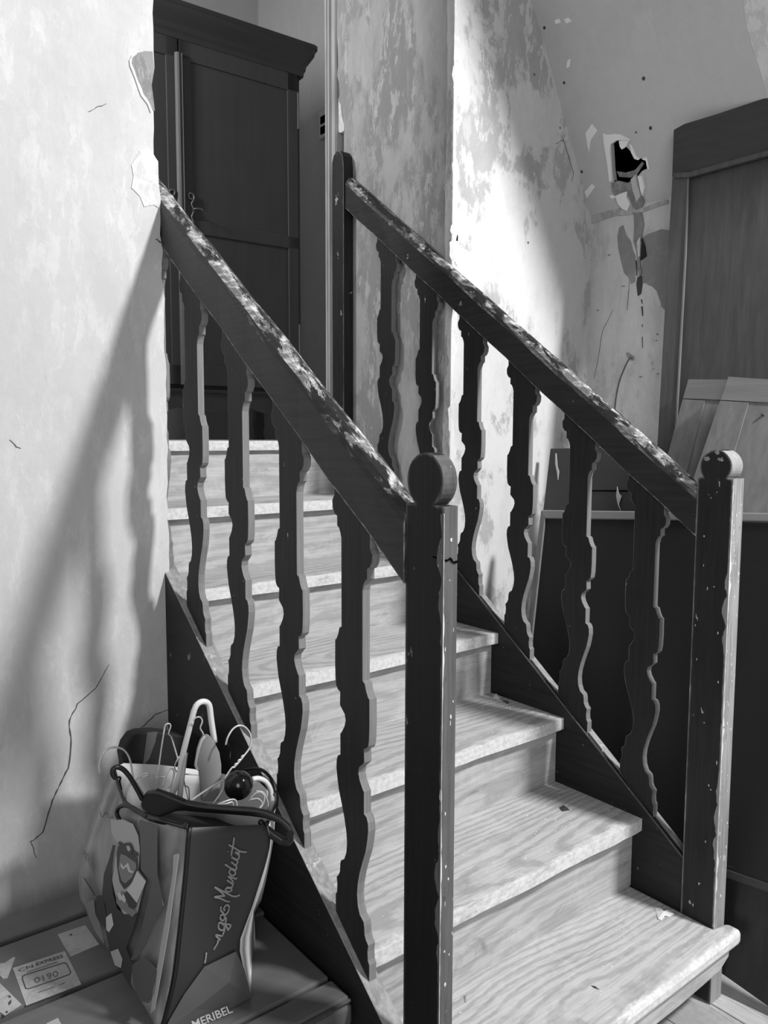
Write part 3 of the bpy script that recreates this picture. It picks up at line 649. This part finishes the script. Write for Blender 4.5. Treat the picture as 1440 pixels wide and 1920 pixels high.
# ================================================================== TRUNK
TZ = .347
tk = empty('trunk', (-.42, .48, 0), 'old dark travel trunk with battens and pasted shipping labels, by the stair string', 'trunk')
box('body', (-.86, .196, 0), (-.026, .775, .30), 'trunk', tk, .006)
box('lid_rim', (-.865, .190, .296), (-.020, .782, .334), 'trunkdk', tk, .006)
for a, b, mt in ((.194, .246, 'trunkdk'), (.254, .486, 'trunk'), (.503, .690, 'trunk'), (.706, .778, 'trunkdk')):
    box('lid_board', (-.862, a, .330), (-.024, b, TZ), mt, tk, .004)
box('end_batten', (-.058, .482, .333), (-.020, .51, .352), 'trunkdk', tk, .003)
tube('rim_wire', [(-.862, .192, .341), (-.4, .192, .341), (-.024, .192, .341)], .003, 'stile', tk, k=1)
for xx_ in (-.045,):
    for zz in (.05, .15, .25): tube('rivet', [(xx_, .197, zz), (xx_, .192, zz)], .006, 'brass', tk, k=1)
on_t = lambda name, pts, mat, z=TZ, th=.0008, par=tk: prism(name, [(p.x, p.y) for p in (at(u, v, 2, z) for u, v in px(0, 1680, 6, pts))], 2, z-.0002, z+th, mat, par)
lb = on_t('shipping_label', [(145, 815), (730, 622), (915, 995), (295, 1235)], 'paper')
on_t('address_label', [(650, 435), (960, 330), (1115, 545), (795, 685), (740, 600)], 'paper')
on_t('torn_label', [(-60, 770), (60, 755), (150, 690), (175, 692), (85, 925), (35, 935), (0, 895), (-60, 900)], 'paper')
on_t('torn_label', [(-60, 960), (0, 985), (245, 1225), (55, 1348), (0, 1310), (-60, 1310)], 'paper')
on_t('torn_label', [(520, 1440), (650, 1375), (700, 1460), (640, 1520), (500, 1520)], 'paper')
for pts in ([(90, 1200), (130, 1160), (125, 1210), (95, 1232)], [(60, 1130), (110, 1115), (125, 1140), (100, 1150), (95, 1128)], [(60, 1300), (85, 1290), (90, 1315), (68, 1320)]):
    on_t('label_ink', pts, 'ink', TZ+.0008, .0003)
on_t('label_ink', [(780, 435), (800, 425), (815, 435), (800, 450)], 'ink', TZ+.0008, .0003)
def quad_map(corners):      # corners: bottom-left, bottom-right, top-right, top-left as 3D points
    a, b, c, d = [Vector(p) for p in corners]
    return lambda u, v: (a*(1-u)+b*u)*(1-v)+(d*(1-u)+c*u)*v
def lettering(name, text, fmap, mat, parent, off, shear=0.0, bold=0.0, span=(0, 1, 0, 1)):
    cu = bpy.data.curves.new('txt', 'FONT'); cu.body = text; cu.resolution_u = 3; cu.shear = shear; cu.offset = bold
    to = bpy.data.objects.new('txt', cu); COL.objects.link(to); bpy.context.view_layer.update()
    me = bpy.data.meshes.new_from_object(to.evaluated_get(bpy.context.evaluated_depsgraph_get()))
    bpy.data.objects.remove(to)
    P = np.array([v.co[:] for v in me.vertices]); lo, hi = P.min(0), P.max(0)
    V = []
    for p in P:
        u = span[0]+(p[0]-lo[0])/(hi[0]-lo[0])*(span[1]-span[0]); v = span[2]+(p[1]-lo[1])/(hi[1]-lo[1])*(span[3]-span[2])
        V.append(fmap(u, v)+Vector(off))
    F = [tuple(p.vertices) for p in me.polygons]; bpy.data.meshes.remove(me)
    return mesh(name, V, F, mat, parent)
T6 = lambda pts, z=TZ+.0012: [at(u, v, 2, z) for u, v in px(0, 1680, 6, pts)]
lettering('lettering', '0190', quad_map(T6([(392, 985), (660, 900), (645, 835), (378, 922)])), 'inkmid', lb, (0, 0, .0002))
lettering('lettering', 'EXPRESS', quad_map(T6([(408, 785), (712, 690), (703, 658), (400, 752)])), 'ink', lb, (0, 0, .0002), bold=.012)
lettering('lettering', 'CN', quad_map(T6([(212, 858), (378, 800), (362, 768), (200, 826)])), 'ink', lb, (0, 0, .0002))
rr_ = T6([(252, 905), (275, 890), (500, 820), (720, 752), (748, 762), (795, 855), (785, 880), (600, 950), (320, 1045), (290, 1040), (255, 940), (252, 905)])
tube('label_ink', rr_, .0009, 'ink', lb, k=1, seg=4)
for a, b in (((300, 858), (640, 745)), ((430, 1085), (615, 1020)), ((660, 1003), (725, 978))): tube('label_ink', T6([a, b]), .0006, 'inkmid', lb, k=1, seg=4)

# ================================================================== BAG OF HANGERS
bg = empty('shopping_bag', (-.22, .5, TZ), 'glossy printed paper shopping bag full of coat hangers, standing on the trunk', 'bag')
def grid(name, rows, mat, parent, flip=False, **k):
    """rows: list of rows of 3D points, thin sheet"""
    nr, nc = len(rows), len(rows[0]); V = [Vector((min(p.x, -.019), p.y, max(p.z, TZ+.001))) for r in rows for p in r]
    F = [(i*nc+j, i*nc+j+1, (i+1)*nc+j+1, (i+1)*nc+j) for i in range(nr-1) for j in range(nc-1)]
    o = mesh(name, V, F, mat, parent, smooth=True, **k); s_ = o.modifiers.new('sheet', 'SOLIDIFY'); s_.thickness = .0009; s_.offset = 0; return o
lerp = lambda a, b, t: a+(b-a)*t
def edge_pts(E, t):
    t *= len(E)-1; i = min(int(t), len(E)-2); return tuple(lerp(E[i][k], E[i+1][k], t-i) for k in range(2))
EB = [(213, 1440), (180, 1520), (157, 1592), (147, 1642), (150, 1692)]
EA = [(350, 1552), (343, 1640), (333, 1740), (321, 1840), (297, 1938)]
ED = [(500, 1546), (508, 1578), (499, 1618), (473, 1700), (447, 1770), (456, 1814), (470, 1867)]
ER = [(518, 1498), (513, 1575), (491, 1687), (476, 1712), (478, 1760), (477, 1811), (474, 1866)]
TOPF = [(213, 1440), (221, 1472), (232, 1502), (256, 1522), (286, 1535), (318, 1543), (350, 1552)]
yB, yA, yD, yR = .70, .31, .285, .40
def front_pt(s, t):
    a, b = edge_pts(EB, t), edge_pts(EA, t); u = lerp(a[0], b[0], s); v = lerp(a[1], b[1], s)
    # the rim sags between the corners
    tu, tv = edge_pts(TOPF, s); bu, bv = lerp(EB[0][0], EA[0][0], s), lerp(EB[0][1], EA[0][1], s)
    k_ = (1-t)**3; u += (tu-bu)*k_; v += (tv-bv)*k_
    y = lerp(yB, yA, s)
    return at(u, v, 1, y)+Vector((-.006*math.sin(math.pi*s)*math.sin(math.pi*t), 0, 0))
fr = grid('printed_front', [[front_pt(j/16, i/14) for j in range(17)] for i in range(15)], 'bagpic', bg)
def side_pt(s, t):
    a, b = edge_pts(EA, t), edge_pts(ED, t); u = lerp(a[0], b[0], s); v = lerp(a[1], b[1], s)
    return at(u, v, 1, lerp(yA, yD, s)+.010*math.sin(math.pi*s)*math.sin(math.pi*min(1, t*1.4)))
sd = grid('dark_side', [[side_pt(j/12, i/14) for j in range(13)] for i in range(15)], 'bagdk', bg)
def right_pt(s, t):
    a, b = edge_pts(ED, t), edge_pts(ER, t); u = lerp(a[0], b[0], s); v = lerp(a[1], b[1], s)
    return at(u, v, 1, lerp(yD, yR, s))
grid('white_side', [[right_pt(j/4, i/14) for j in range(5)] for i in range(15)], 'bagwhite', bg)
C1 = (446, 1450)
rim = [((518, 1498), .40), ((505, 1460), .50), (C1, .62), ((400, 1447), .66), ((300, 1434), .69), ((232, 1431), .70), ((213, 1440), .70)]
rp = [at(u, v, 1, y) for (u, v), y in rim]
grid('white_inside', [[Vector((p.x-(.03*t if i < 3 else 0), p.y, lerp(p.z, p.z-(.12 if i < 3 else .11), t))) for i, p in enumerate(rp)] for t in (0, .3, .6, 1)], 'bagwhite', bg)
ln = [front_pt(0, .25)+Vector((.006, 0, 0)), front_pt(.5, .25)+Vector((.008, .004, 0)), front_pt(1, .2)+Vector((.008, .012, 0)), side_pt(.5, .2)+Vector((0, .012, 0)), side_pt(1, .15)+Vector((-.006, .012, 0))]+[p+Vector((-.02 if i < 3 else .0, 0, -.10)) for i, p in enumerate(rp[:-1])]
ln = [Vector((min(p.x, -.025), p.y, p.z)) for p in ln]; cc = sum(ln, Vector())/len(ln)
mesh('dark_filler', ln+[cc+Vector((0, 0, -.01))], [(i, (i+1) % len(ln), len(ln)) for i in range(len(ln))], 'cloth', bg)  # added dark sheet, keeps the depth of the bag from showing bright
# black rim tape along the printed front
tube('rim_tape', [front_pt(s/12, 0)+Vector((0, -.002, .001)) for s in range(13)], .0032, 'black', bg, k=2, seg=6)
tube('corner_tape', [at(u+5, v, 1, yA-.002) for u, v in EA], .0035, 'black', bg, k=3, seg=6)
tube('rim_tape', [at(500, 1546, 1, .283), at(510, 1522, 1, .34), at(519, 1496, 1, .40), at(506, 1458, 1, .50), at(478, 1441, 1, .55), at(458, 1444, 1, .58)], .0035, 'black', bg, seg=6)
# prints on the front (flat print, follows the sheet)
def front_uv(u, v):          # photograph point -> point on the front sheet plane
    lo = Vector(front_pt(0, .5)); a = front_pt(0, 1); b = front_pt(1, 1); c = front_pt(1, .05)
    nn = (b-a).cross(c-a).normalized(); nn = nn if nn.x < 0 else -nn
    return atp(u, v, a+nn*.0105, nn), nn
def fprint(name, pts, mat, k=0):
    P = [front_uv(u, v) for u, v in px(140, 1520, 3.6, pts)]; nn = P[0][1]; return slab(name, [p+nn*(.0006*k) for p, _ in P], -nn, .0006, mat, fr)
fprint('print', [(330, 60), (395, 90), (430, 170), (440, 260), (435, 350), (430, 400), (480, 470), (440, 620), (425, 690), (330, 700), (285, 600), (255, 470), (275, 330), (300, 230), (250, 150), (245, 60)], 'p30', 1)
fprint('print', [(262, 228), (276, 235), (262, 330), (250, 430), (262, 560), (290, 660), (340, 700), (430, 690), (400, 800), (350, 930), (390, 1030), (380, 1190), (330, 1100), (250, 980), (225, 880), (212, 790), (215, 700), (190, 560), (200, 430), (235, 330)], 'p05', 2)
fprint('print', [(440, 60), (560, 100), (560, 420), (600, 640), (540, 760), (480, 900), (420, 1000), (380, 1010), (440, 850), (500, 600), (520, 480), (450, 400), (445, 250)], 'p10', 1)
fprint('print', [(300, 235), (345, 225), (430, 320), (432, 400), (400, 480), (340, 530), (310, 480), (292, 380), (290, 290)], 'p05', 3)
fprint('print', [(318, 290), (350, 300), (420, 350), (425, 385), (395, 450), (350, 490), (325, 470), (305, 390)], 'p20', 4)
fprint('print', [(320, 350), (340, 380), (370, 350), (385, 400), (410, 410), (400, 420), (375, 410), (362, 375), (338, 395), (322, 375)], 'p40', 5)
fprint('print', [(350, 215), (385, 215), (405, 255), (395, 295), (370, 290), (350, 255)], 'p05', 5)
fprint('print', [(362, 235), (380, 235), (390, 258), (380, 275), (368, 262)], 'p30', 6)
fprint('print', [(310, 205), (435, 285), (435, 310), (300, 222)], 'p05', 4)
fprint('print', [(432, 405), (492, 475), (430, 620), (362, 535), (400, 480)], 'p40', 5)
fprint('print', [(362, 540), (430, 622), (418, 660), (380, 650), (345, 560)], 'p05', 6)
fprint('print', [(290, 570), (330, 540), (372, 590), (380, 650), (430, 680), (400, 715), (320, 660), (290, 620)], 'p20', 4)
fprint('print', [(300, 560), (320, 545), (330, 575), (345, 560), (360, 600), (350, 620), (330, 600), (315, 600)], 'p40', 6)
fprint('print', [(150, 575), (185, 570), (215, 640), (220, 740), (210, 800), (190, 740), (165, 720), (150, 680)], 'p05', 2)
fprint('print', [(220, 720), (255, 690), (270, 770), (240, 820), (222, 800)], 'p40', 4)
fprint('print', [(250, 950), (300, 930), (330, 1000), (320, 1060), (280, 1040)], 'p30', 4)
fprint('print', [(62, 450), (70, 455), (145, 570), (138, 575)], 'p05', 2)
fprint('print', [(690, 290), (705, 295), (640, 780), (560, 1240), (540, 1340), (515, 1370), (530, 1220), (600, 820), (665, 420), (668, 300)], 'p30', 1)
fprint('print', [(380, 1050), (470, 980), (560, 1080), (540, 1240), (500, 1300), (440, 1280), (400, 1180)], 'p10', 1)
fprint('print', [(70, 620), (130, 600), (140, 700), (170, 760), (200, 900), (150, 830), (100, 730)], 'p20', 1)
nnF = front_uv(200, 1600)[1]
F6 = lambda pts: [front_uv(u, v)[0]+nnF*.0018 for u, v in px(140, 1520, 3.6, pts)]
lettering('lettering', 'MERIBEL', quad_map(F6([(62, 300), (150, 430), (160, 395), (78, 262)])), 'p10', fr, tuple(nnF*.0006))
for pts in ([(180, 0), (185, 35), (200, 40), (215, 10), (235, 45), (262, 40)], [(205, 20), (225, 10), (240, 30)]): tube('lettering', F6(pts), .0007, 'p10', fr, k=3, seg=4)
# script on the dark side, traced as pen strokes
def side_uv(u, v, lift=.0012):
    a, b, c = side_pt(0, .9), side_pt(1, .75), side_pt(.5, 0); nn = (b-a).cross(c-a).normalized(); nn = nn if nn.y < 0 else -nn
    best = atp(u, v, side_pt(.5, .4), nn); return best+nn*lift
def sx(u, v):                # onto the bowed sheet: march the ray to the sheet
    lo = None
    for t in [i/28 for i in range(29)]:
        a, b = edge_pts(EA, t), edge_pts(ED, t)
        s_ = (u-a[0])/(b[0]-a[0]); vv_ = lerp(a[1], b[1], s_)
        if lo is None or abs(vv_-v) < lo[0]: lo = (abs(vv_-v), s_, t)
    s_, t = max(0, min(1, lo[1])), lo[2]
    return at(u, v, 1, lerp(yA, yD, s_)+.010*math.sin(math.pi*s_)*math.sin(math.pi*min(1, t*1.4))-.0018)
K = 6.857
strokes = [[(320, 1690), (312, 1760), (300, 1825)], [(415, 1650), (445, 1600), (468, 1560), (470, 1530), (500, 1520), (480, 1505), (450, 1480), (445, 1460), (475, 1465), (520, 1475), (530, 1460)],
 [(530, 1460), (560, 1380), (545, 1340), (510, 1300), (480, 1310), (475, 1360), (500, 1395), (540, 1395), (555, 1350), (560, 1330)], [(490, 1300), (560, 1320), (625, 1325), (632, 1350), (600, 1395), (590, 1400)], [(560, 1320), (590, 1370), (600, 1400)],
 [(560, 1320), (575, 1260), (560, 1220), (530, 1200), (500, 1215), (505, 1260), (540, 1275), (560, 1230)], [(510, 1095), (505, 1140), (530, 1170), (560, 1200), (600, 1165), (615, 1110), (600, 1075), (570, 1080), (545, 1120), (560, 1150)],
 [(620, 1025), (590, 1030), (500, 990), (420, 975)], [(420, 972), (500, 960), (560, 960)], [(560, 960), (500, 900), (425, 845)], [(425, 845), (520, 890), (600, 930), (660, 960), (720, 960), (750, 940)],
 [(610, 905), (570, 890), (570, 865), (600, 845), (640, 860), (645, 890), (610, 905)], [(580, 860), (640, 850), (660, 820), (640, 790), (585, 755)], [(660, 820), (670, 790), (640, 740), (600, 705)], [(600, 705), (660, 720), (700, 740), (710, 720)],
 [(690, 690), (640, 690), (615, 650), (640, 610), (680, 620), (695, 670), (670, 695)], [(560, 550), (620, 590), (690, 640)], [(690, 640), (710, 590), (690, 560), (640, 520)], [(700, 560), (725, 520), (690, 480), (645, 460)], [(645, 455), (700, 490), (740, 470), (735, 420), (690, 390)],
 [(600, 384), (602, 388)], [(690, 390), (740, 430), (735, 380)], [(640, 440), (655, 350), (670, 280), (678, 205)], [(610, 300), (680, 340), (760, 385), (840, 393)]]
sc_ = []
for q in strokes:
    tube('script_lettering', [sx(u, v) for u, v in px(340, 1540, K, q)], .0016, 'script', sd, k=3, seg=5)
# lower folded triangle with the place name
tri_px = px(140, 1520, 3.6, [(620, 1440), (640, 1400), (735, 1235), (870, 1050), (1085, 945), (1140, 1065), (1190, 1250), (1035, 1345), (760, 1455), (600, 1510)])
fold = [sx(u, v)+Vector((0, -.0018, 0)) for u, v in tri_px]
cen = sx(*px(140, 1520, 3.6, [(1020, 1130)])[0])+Vector((0, -.012, 0)); c2 = sx(*px(140, 1520, 3.6, [(800, 1330)])[0])+Vector((0, -.004, 0))
V = [Vector((p.x, p.y, max(p.z, TZ+.001))) for p in fold+[cen, c2]]; n = len(fold)
F = []
for i in range(n):
    j = (i+1) % n; tgt = n if i in (3, 4, 5, 6) else n+1; F.append((i, j, tgt))
F += [(3, n, n+1), (7, n, n+1)]
fo = mesh('lower_fold', V, F, 'baggrey', bg); sm = fo.modifiers.new('sheet', 'SOLIDIFY'); sm.thickness = .0008
lettering('lettering', 'MERIBEL', quad_map([sx(u, v)+Vector((.002, -.016, .0)) for u, v in px(140, 1520, 3.6, [(765, 1435), (1030, 1325), (1010, 1275), (750, 1385)])]), 'p40', fo, (0, -.0004, 0), bold=.01)
# bag handle
tube('cord_handle', [at(u, v, 1, y) for (u, v), y in zip(px(180, 1300, 3.6, [(960, 530), (1010, 515), (1080, 508), (1140, 530), (1195, 600), (1218, 700), (1215, 780), (1190, 830)]), (.5, .5, .48, .46, .44, .42, .40, .38))], .0032, 'black', bg)
h0 = px(180, 1300, 3.6, [(150, 565), (165, 570), (160, 600), (172, 650)])
tube('cord_handle', [at(u, v, 1, .66) for u, v in h0], .002, 'black', bg)
# dark folded bag behind
bk = empty('dark_bag', (-.13, .75, TZ), 'dark cloth bag standing behind the printed shopping bag, against the stair string', 'bag')
cp = px(180, 1300, 3.6, [(190, 480), (178, 420), (200, 345), (240, 290), (300, 265), (400, 258), (470, 268), (600, 290), (720, 300), (880, 360), (900, 520)])
cb = [at(u, v, 1, .73) for u, v in cp]; cb = [Vector((min(p.x, -.020), p.y, p.z)) for p in cb]
o = slab('bag_front', [Vector((cb[0].x, .73, TZ+.001))]+cb+[Vector((cb[-1].x, .73, TZ+.001))], (0, 1, 0), .035, 'cloth', bk, .008)
slab('fold_band', [at(u, v, 1, .728) for u, v in px(180, 1300, 3.6, [(345, 268), (415, 262), (400, 330), (360, 440), (330, 480), (318, 478)])], (0, 1, 0), .003, 'trunk', bk)

# ================================================================== COAT HANGERS
def dep(u, a=(187, .66), b=(545, .30)): t_ = (u-a[0])/(b[0]-a[0]); return lerp(a[1], b[1], t_)
def hang(name, label, strokes_, mat, r, y, cat='coat hanger', part=('hook', 'wire_body')):
    root = empty(name, at(*px(180, 1300, 3.6, [strokes_[0][0]])[0], 1, y if isinstance(y, float) else .5), label, cat, 'coat hangers in the shopping bag')
    for i, q in enumerate(strokes_):
        pts = px(180, 1300, 3.6, q); tube(part[min(i, len(part)-1)], [at(u, v, 1, (y if isinstance(y, float) else y(u))) for u, v in pts], r, mat, root, k=4, seg=8)
    return root
hang('wire_hanger', 'wire coat hanger whose open hook sticks out furthest left of the bag', [[(27, 540), (22, 480), (45, 415), (80, 375), (130, 364), (185, 380), (222, 430), (240, 500), (250, 570)], [(250, 570), (330, 690), (420, 800)], [(250, 570), (205, 650), (200, 740)]], 'wire', .0018, .60)
hang('wire_hanger', 'tall narrow wire hanger standing upright at the middle left of the bag', [[(460, 245), (470, 212), (495, 205), (504, 225), (490, 270), (508, 292)], [(462, 238), (430, 450), (410, 650), (400, 760)], [(508, 292), (540, 400), (585, 560), (625, 720)]], 'wire', .0014, .56)
hang('plastic_hanger', 'thick white plastic tube hanger arching highest above the bag', [[(500, 720), (560, 560), (590, 400), (640, 200), (668, 100), (700, 62), (740, 58), (765, 85), (778, 180), (800, 330)], [(600, 400), (575, 600), (560, 760)]], 'white', .0056, .52, part=('loop', 'arm'))
hang('wire_hanger', 'wire hook in front of the white plastic arch, above the milky paddle', [[(655, 185), (672, 165), (700, 160), (716, 180), (715, 200), (704, 235), (722, 270), (726, 300)], [(726, 300), (722, 500), (720, 720)]], 'wire', .0014, .50)
hang('wire_hanger', 'wire coat hanger with twisted neck, rightmost of the open hooks', [[(875, 348), (890, 295), (925, 240), (970, 217), (1015, 235), (1045, 290), (1040, 360), (1000, 420), (955, 475), (930, 500)], [(1000, 420), (985, 425), (980, 445), (962, 452), (958, 472), (940, 478), (935, 500), (915, 505), (860, 590)]], 'wire', .0017, .46)
hang('wire_hanger', 'thin wire hanger shoulder zigzagging across the white inside of the bag', [[(545, 550), (600, 545), (700, 550), (745, 530), (785, 516), (820, 545), (850, 560)], [(560, 545), (530, 500), (560, 430), (590, 425), (600, 470)], [(590, 560), (600, 620), (625, 640), (630, 725)]], 'wire', .0013, .55)
hang('wire_hanger', 'bent wire hanger with straight bar rising to the dark ball', [[(640, 725), (750, 650), (850, 590), (862, 610), (850, 660), (790, 750)], [(640, 725), (560, 790)]], 'wire', .0017, .44, part=('bar', 'bar'))
hang('wire_hanger', 'wire hanger lying low at the left inside of the bag', [[(203, 745), (205, 670), (240, 610), (300, 560), (352, 540), (362, 590), (366, 660)], [(300, 570), (350, 555), (385, 550), (400, 570), (480, 560)]], 'wire', .0013, .58, part=('bar', 'bar'))
hang('wire_hanger', 'short looped wire hanger beside the tall narrow one', [[(450, 630), (470, 560), (490, 520), (515, 508), (525, 540), (505, 650), (500, 720)], [(490, 640), (520, 580), (535, 520)]], 'wire', .0016, .50, part=('hook', 'bar'))
hang('wire_hanger', 'fanned wire loops at the right rim of the bag, under the pale tube', [[(1030, 735), (1060, 690), (1100, 665), (1135, 690), (1130, 740), (1110, 775)], [(1040, 720), (1090, 710), (1120, 740), (1100, 780)], [(1080, 660), (1130, 670), (1158, 730), (1160, 780)]], 'wire', .0014, .40, part=('hook', 'bar'))
hang('wire_hanger', 'flat wire hanger lying just behind the black hanger arm', [[(820, 750), (900, 720), (940, 720), (950, 760), (930, 800)], [(820, 750), (880, 745), (920, 735), (925, 770)]], 'wire', .0014, .36, part=('bar', 'bar'))
hang('plastic_hanger', 'pale curved plastic tube hanger to the right of the dark ball', [[(1055, 580), (1100, 575), (1150, 600), (1180, 660), (1178, 720), (1150, 790)]], 'white', .0048, .43, part=('loop',))
pd = empty('hanger_paddle', at(392, 1440, 1, .49), 'milky flat plastic hanger paddle standing in front of the white arch', 'coat hanger', 'coat hangers in the shopping bag')
def solid_y(name, pts, y, th, mat, par, bev=.002, o=(180, 1300, 3.6)):
    P = [at(u, v, 1, y) for u, v in px(*o, pts)]; return slab(name, P, (0, 1, 0), th, mat, par, bev)
solid_y('paddle', [(735, 285), (762, 280), (800, 325), (835, 400), (848, 480), (848, 560), (830, 730), (718, 730), (708, 600), (700, 525), (680, 515), (672, 490), (690, 380), (710, 320)], .49, .008, 'clear', pd, .003)
tube('paddle_rim', [at(u, v, 1, .487) for u, v in px(180, 1300, 3.6, [(735, 290), (712, 325), (692, 390), (676, 480), (690, 515)])], .0022, 'white', pd)
# the black hanger
bh = empty('black_hanger', at(270, 1490, 1, .45), 'large black plastic hanger lying across the front of the bag, hook at left', 'coat hanger', 'coat hangers in the shopping bag')
ar = [(335, 672), (400, 658), (500, 690), (600, 735), (740, 762), (900, 775), (1050, 785), (1150, 805), (1240, 845), (1300, 900), (1332, 960), (1330, 1005), (1300, 1040), (1240, 1030), (1170, 985), (1110, 920), (1085, 868), (1110, 862), (1150, 905), (1205, 950), (1260, 985), (1285, 985), (1285, 940), (1235, 885), (1150, 850), (1050, 835), (900, 822), (700, 808), (600, 798), (540, 800), (480, 820), (430, 838), (370, 820), (318, 790), (298, 760), (305, 710)]
yh = lambda u: lerp(.44, .255, (u-262)/(552-262))
P = [at(u, v, 1, yh(u)) for u, v in px(180, 1300, 3.6, ar)]
nn = (P[10]-P[0]).cross(Vector((0, 0, 1))).normalized(); nn = nn if nn.y > 0 else -nn
slab('arm', P, nn, .012, 'black', bh, .003)
tube('hook', [at(u, v, 1, .44) for u, v in px(180, 1300, 3.6, [(132, 572), (112, 545), (115, 512), (145, 498), (185, 515), (225, 560), (262, 620), (290, 670), (312, 715)])], .0042, 'black', bh)
tube('arm_ridge', [at(u, v, 1, yh(u)-.003) for u, v in px(180, 1300, 3.6, [(345, 672), (420, 672), (520, 712), (620, 750), (760, 772), (920, 785), (1080, 795), (1180, 822), (1260, 865), (1315, 925)])], .0022, 'nail', bh)
hang('black_hanger', 'black plastic hanger along the front rim of the bag, lower of two black hooks', [[(158, 852), (142, 815), (150, 775), (190, 756), (240, 768), (290, 800), (350, 838)], [(350, 838), (440, 868), (540, 885), (620, 890)]], 'black', .0040, lambda u: lerp(.56, .32, (u-220)/(352-220)), part=('hook', 'arm'))
# dark lacquered ball
c0 = at(447, 1472, 1, .44)
bm = bmesh.new(); bmesh.ops.create_uvsphere(bm, u_segments=32, v_segments=20, radius=.0262)
me = bpy.data.meshes.new('ball'); bm.to_mesh(me); bm.free(); me.materials.append(MAT['knob'])
for p in me.polygons: p.use_smooth = True
bo = bpy.data.objects.new('lacquered_ball', me); COL.objects.link(bo); bo.location = c0
tag(bo, 'shiny dark lacquered wooden ball among the hangers', 'ball')

# ================================================================== SMALL LITTER ON THE STEPS
def scrap(name, label, pts, z, mat, th=.0015, o=(1160, 1400, 3.69), crumple=.002):
    P = [at(u, v, 2, z) for u, v in px(*o, pts)]
    V = P+[sum(P, Vector())/len(P)+Vector((0, 0, crumple))]; n = len(P)
    V += [p+Vector((0, 0, -.0)) for p in ()]
    F = [(i, (i+1) % n, n) for i in range(n)]
    ob = mesh(name, [v_+Vector((0, 0, .0008+(crumple*.6 if i % 2 else 0))) for i, v_ in enumerate(V)], F, mat)
    m_ = ob.modifiers.new('thick', 'SOLIDIFY'); m_.thickness = th; tag(ob, label, 'litter'); return ob
scrap('plaster_scrap', 'torn white paint scrap on the bottom tread by the right string', [(250, 1115), (285, 1120), (300, 1150), (345, 1132), (372, 1140), (385, 1165), (350, 1180), (320, 1178), (300, 1205), (272, 1198), (262, 1160)], H, 'flake', crumple=.004)
scrap('plaster_scrap', 'white plaster crumb in the far corner of the third tread from below', [(300, 728), (325, 735), (362, 750), (340, 765), (305, 752)], 3*H, 'flake', .004, (840, 1100, 3.6), .006)
scrap('wood_splinter', 'dark splinters beside the white plaster crumb on the third tread', [(368, 765), (412, 782), (400, 792), (370, 772)], 3*H, 'nail', .002, (840, 1100, 3.6), .003)
scrap('dry_leaf_crumb', 'curled dark leaf crumb on the second tread from below', [(350, 1238), (365, 1232), (385, 1245), (362, 1250)], 2*H, 'nail', .002, (840, 780, 1.685), .003)
scrap('wood_splinter', 'thin dark splinter lying in the middle of the bottom tread', [(452, 1800), (465, 1803), (478, 1813), (462, 1808)], H, 'nail', .0015, (840, 780, 1.685), .001)
scrap('wood_chip', 'thin dark wood chip near the front of the bottom tread by the left newel', [(50, 1832), (56, 1832), (58, 1855), (52, 1850)], H, 'render', .0015, (840, 780, 1.685), .001)

# fine crumbs of plaster and dirt nobody could count
random.seed(21)
V, F = [], []
for i in range(230):
    k = random.choice((1, 1, 2, 2, 3, 3, 4, 5)); x = W-.015-abs(random.gauss(0, .22)); y = (k-1)*G+random.uniform(.03, .235)
    if x < .05: continue
    s_ = random.uniform(.0006, .0020); b_ = len(V); z = k*H
    for j in range(4): V.append((x+s_*1.6*math.cos(j*1.57+i), y+s_*math.sin(j*1.57+i), z+.0002))
    V.append((x, y, z+s_)); F += [(b_, b_+1, b_+4), (b_+1, b_+2, b_+4), (b_+2, b_+3, b_+4), (b_+3, b_, b_+4), (b_+3, b_+2, b_+1, b_)]
cr = mesh('plaster_crumbs', V, F, 'flake'); tag(cr, 'fine pale plaster crumbs scattered over the treads near the right string', 'crumbs', kind='stuff')
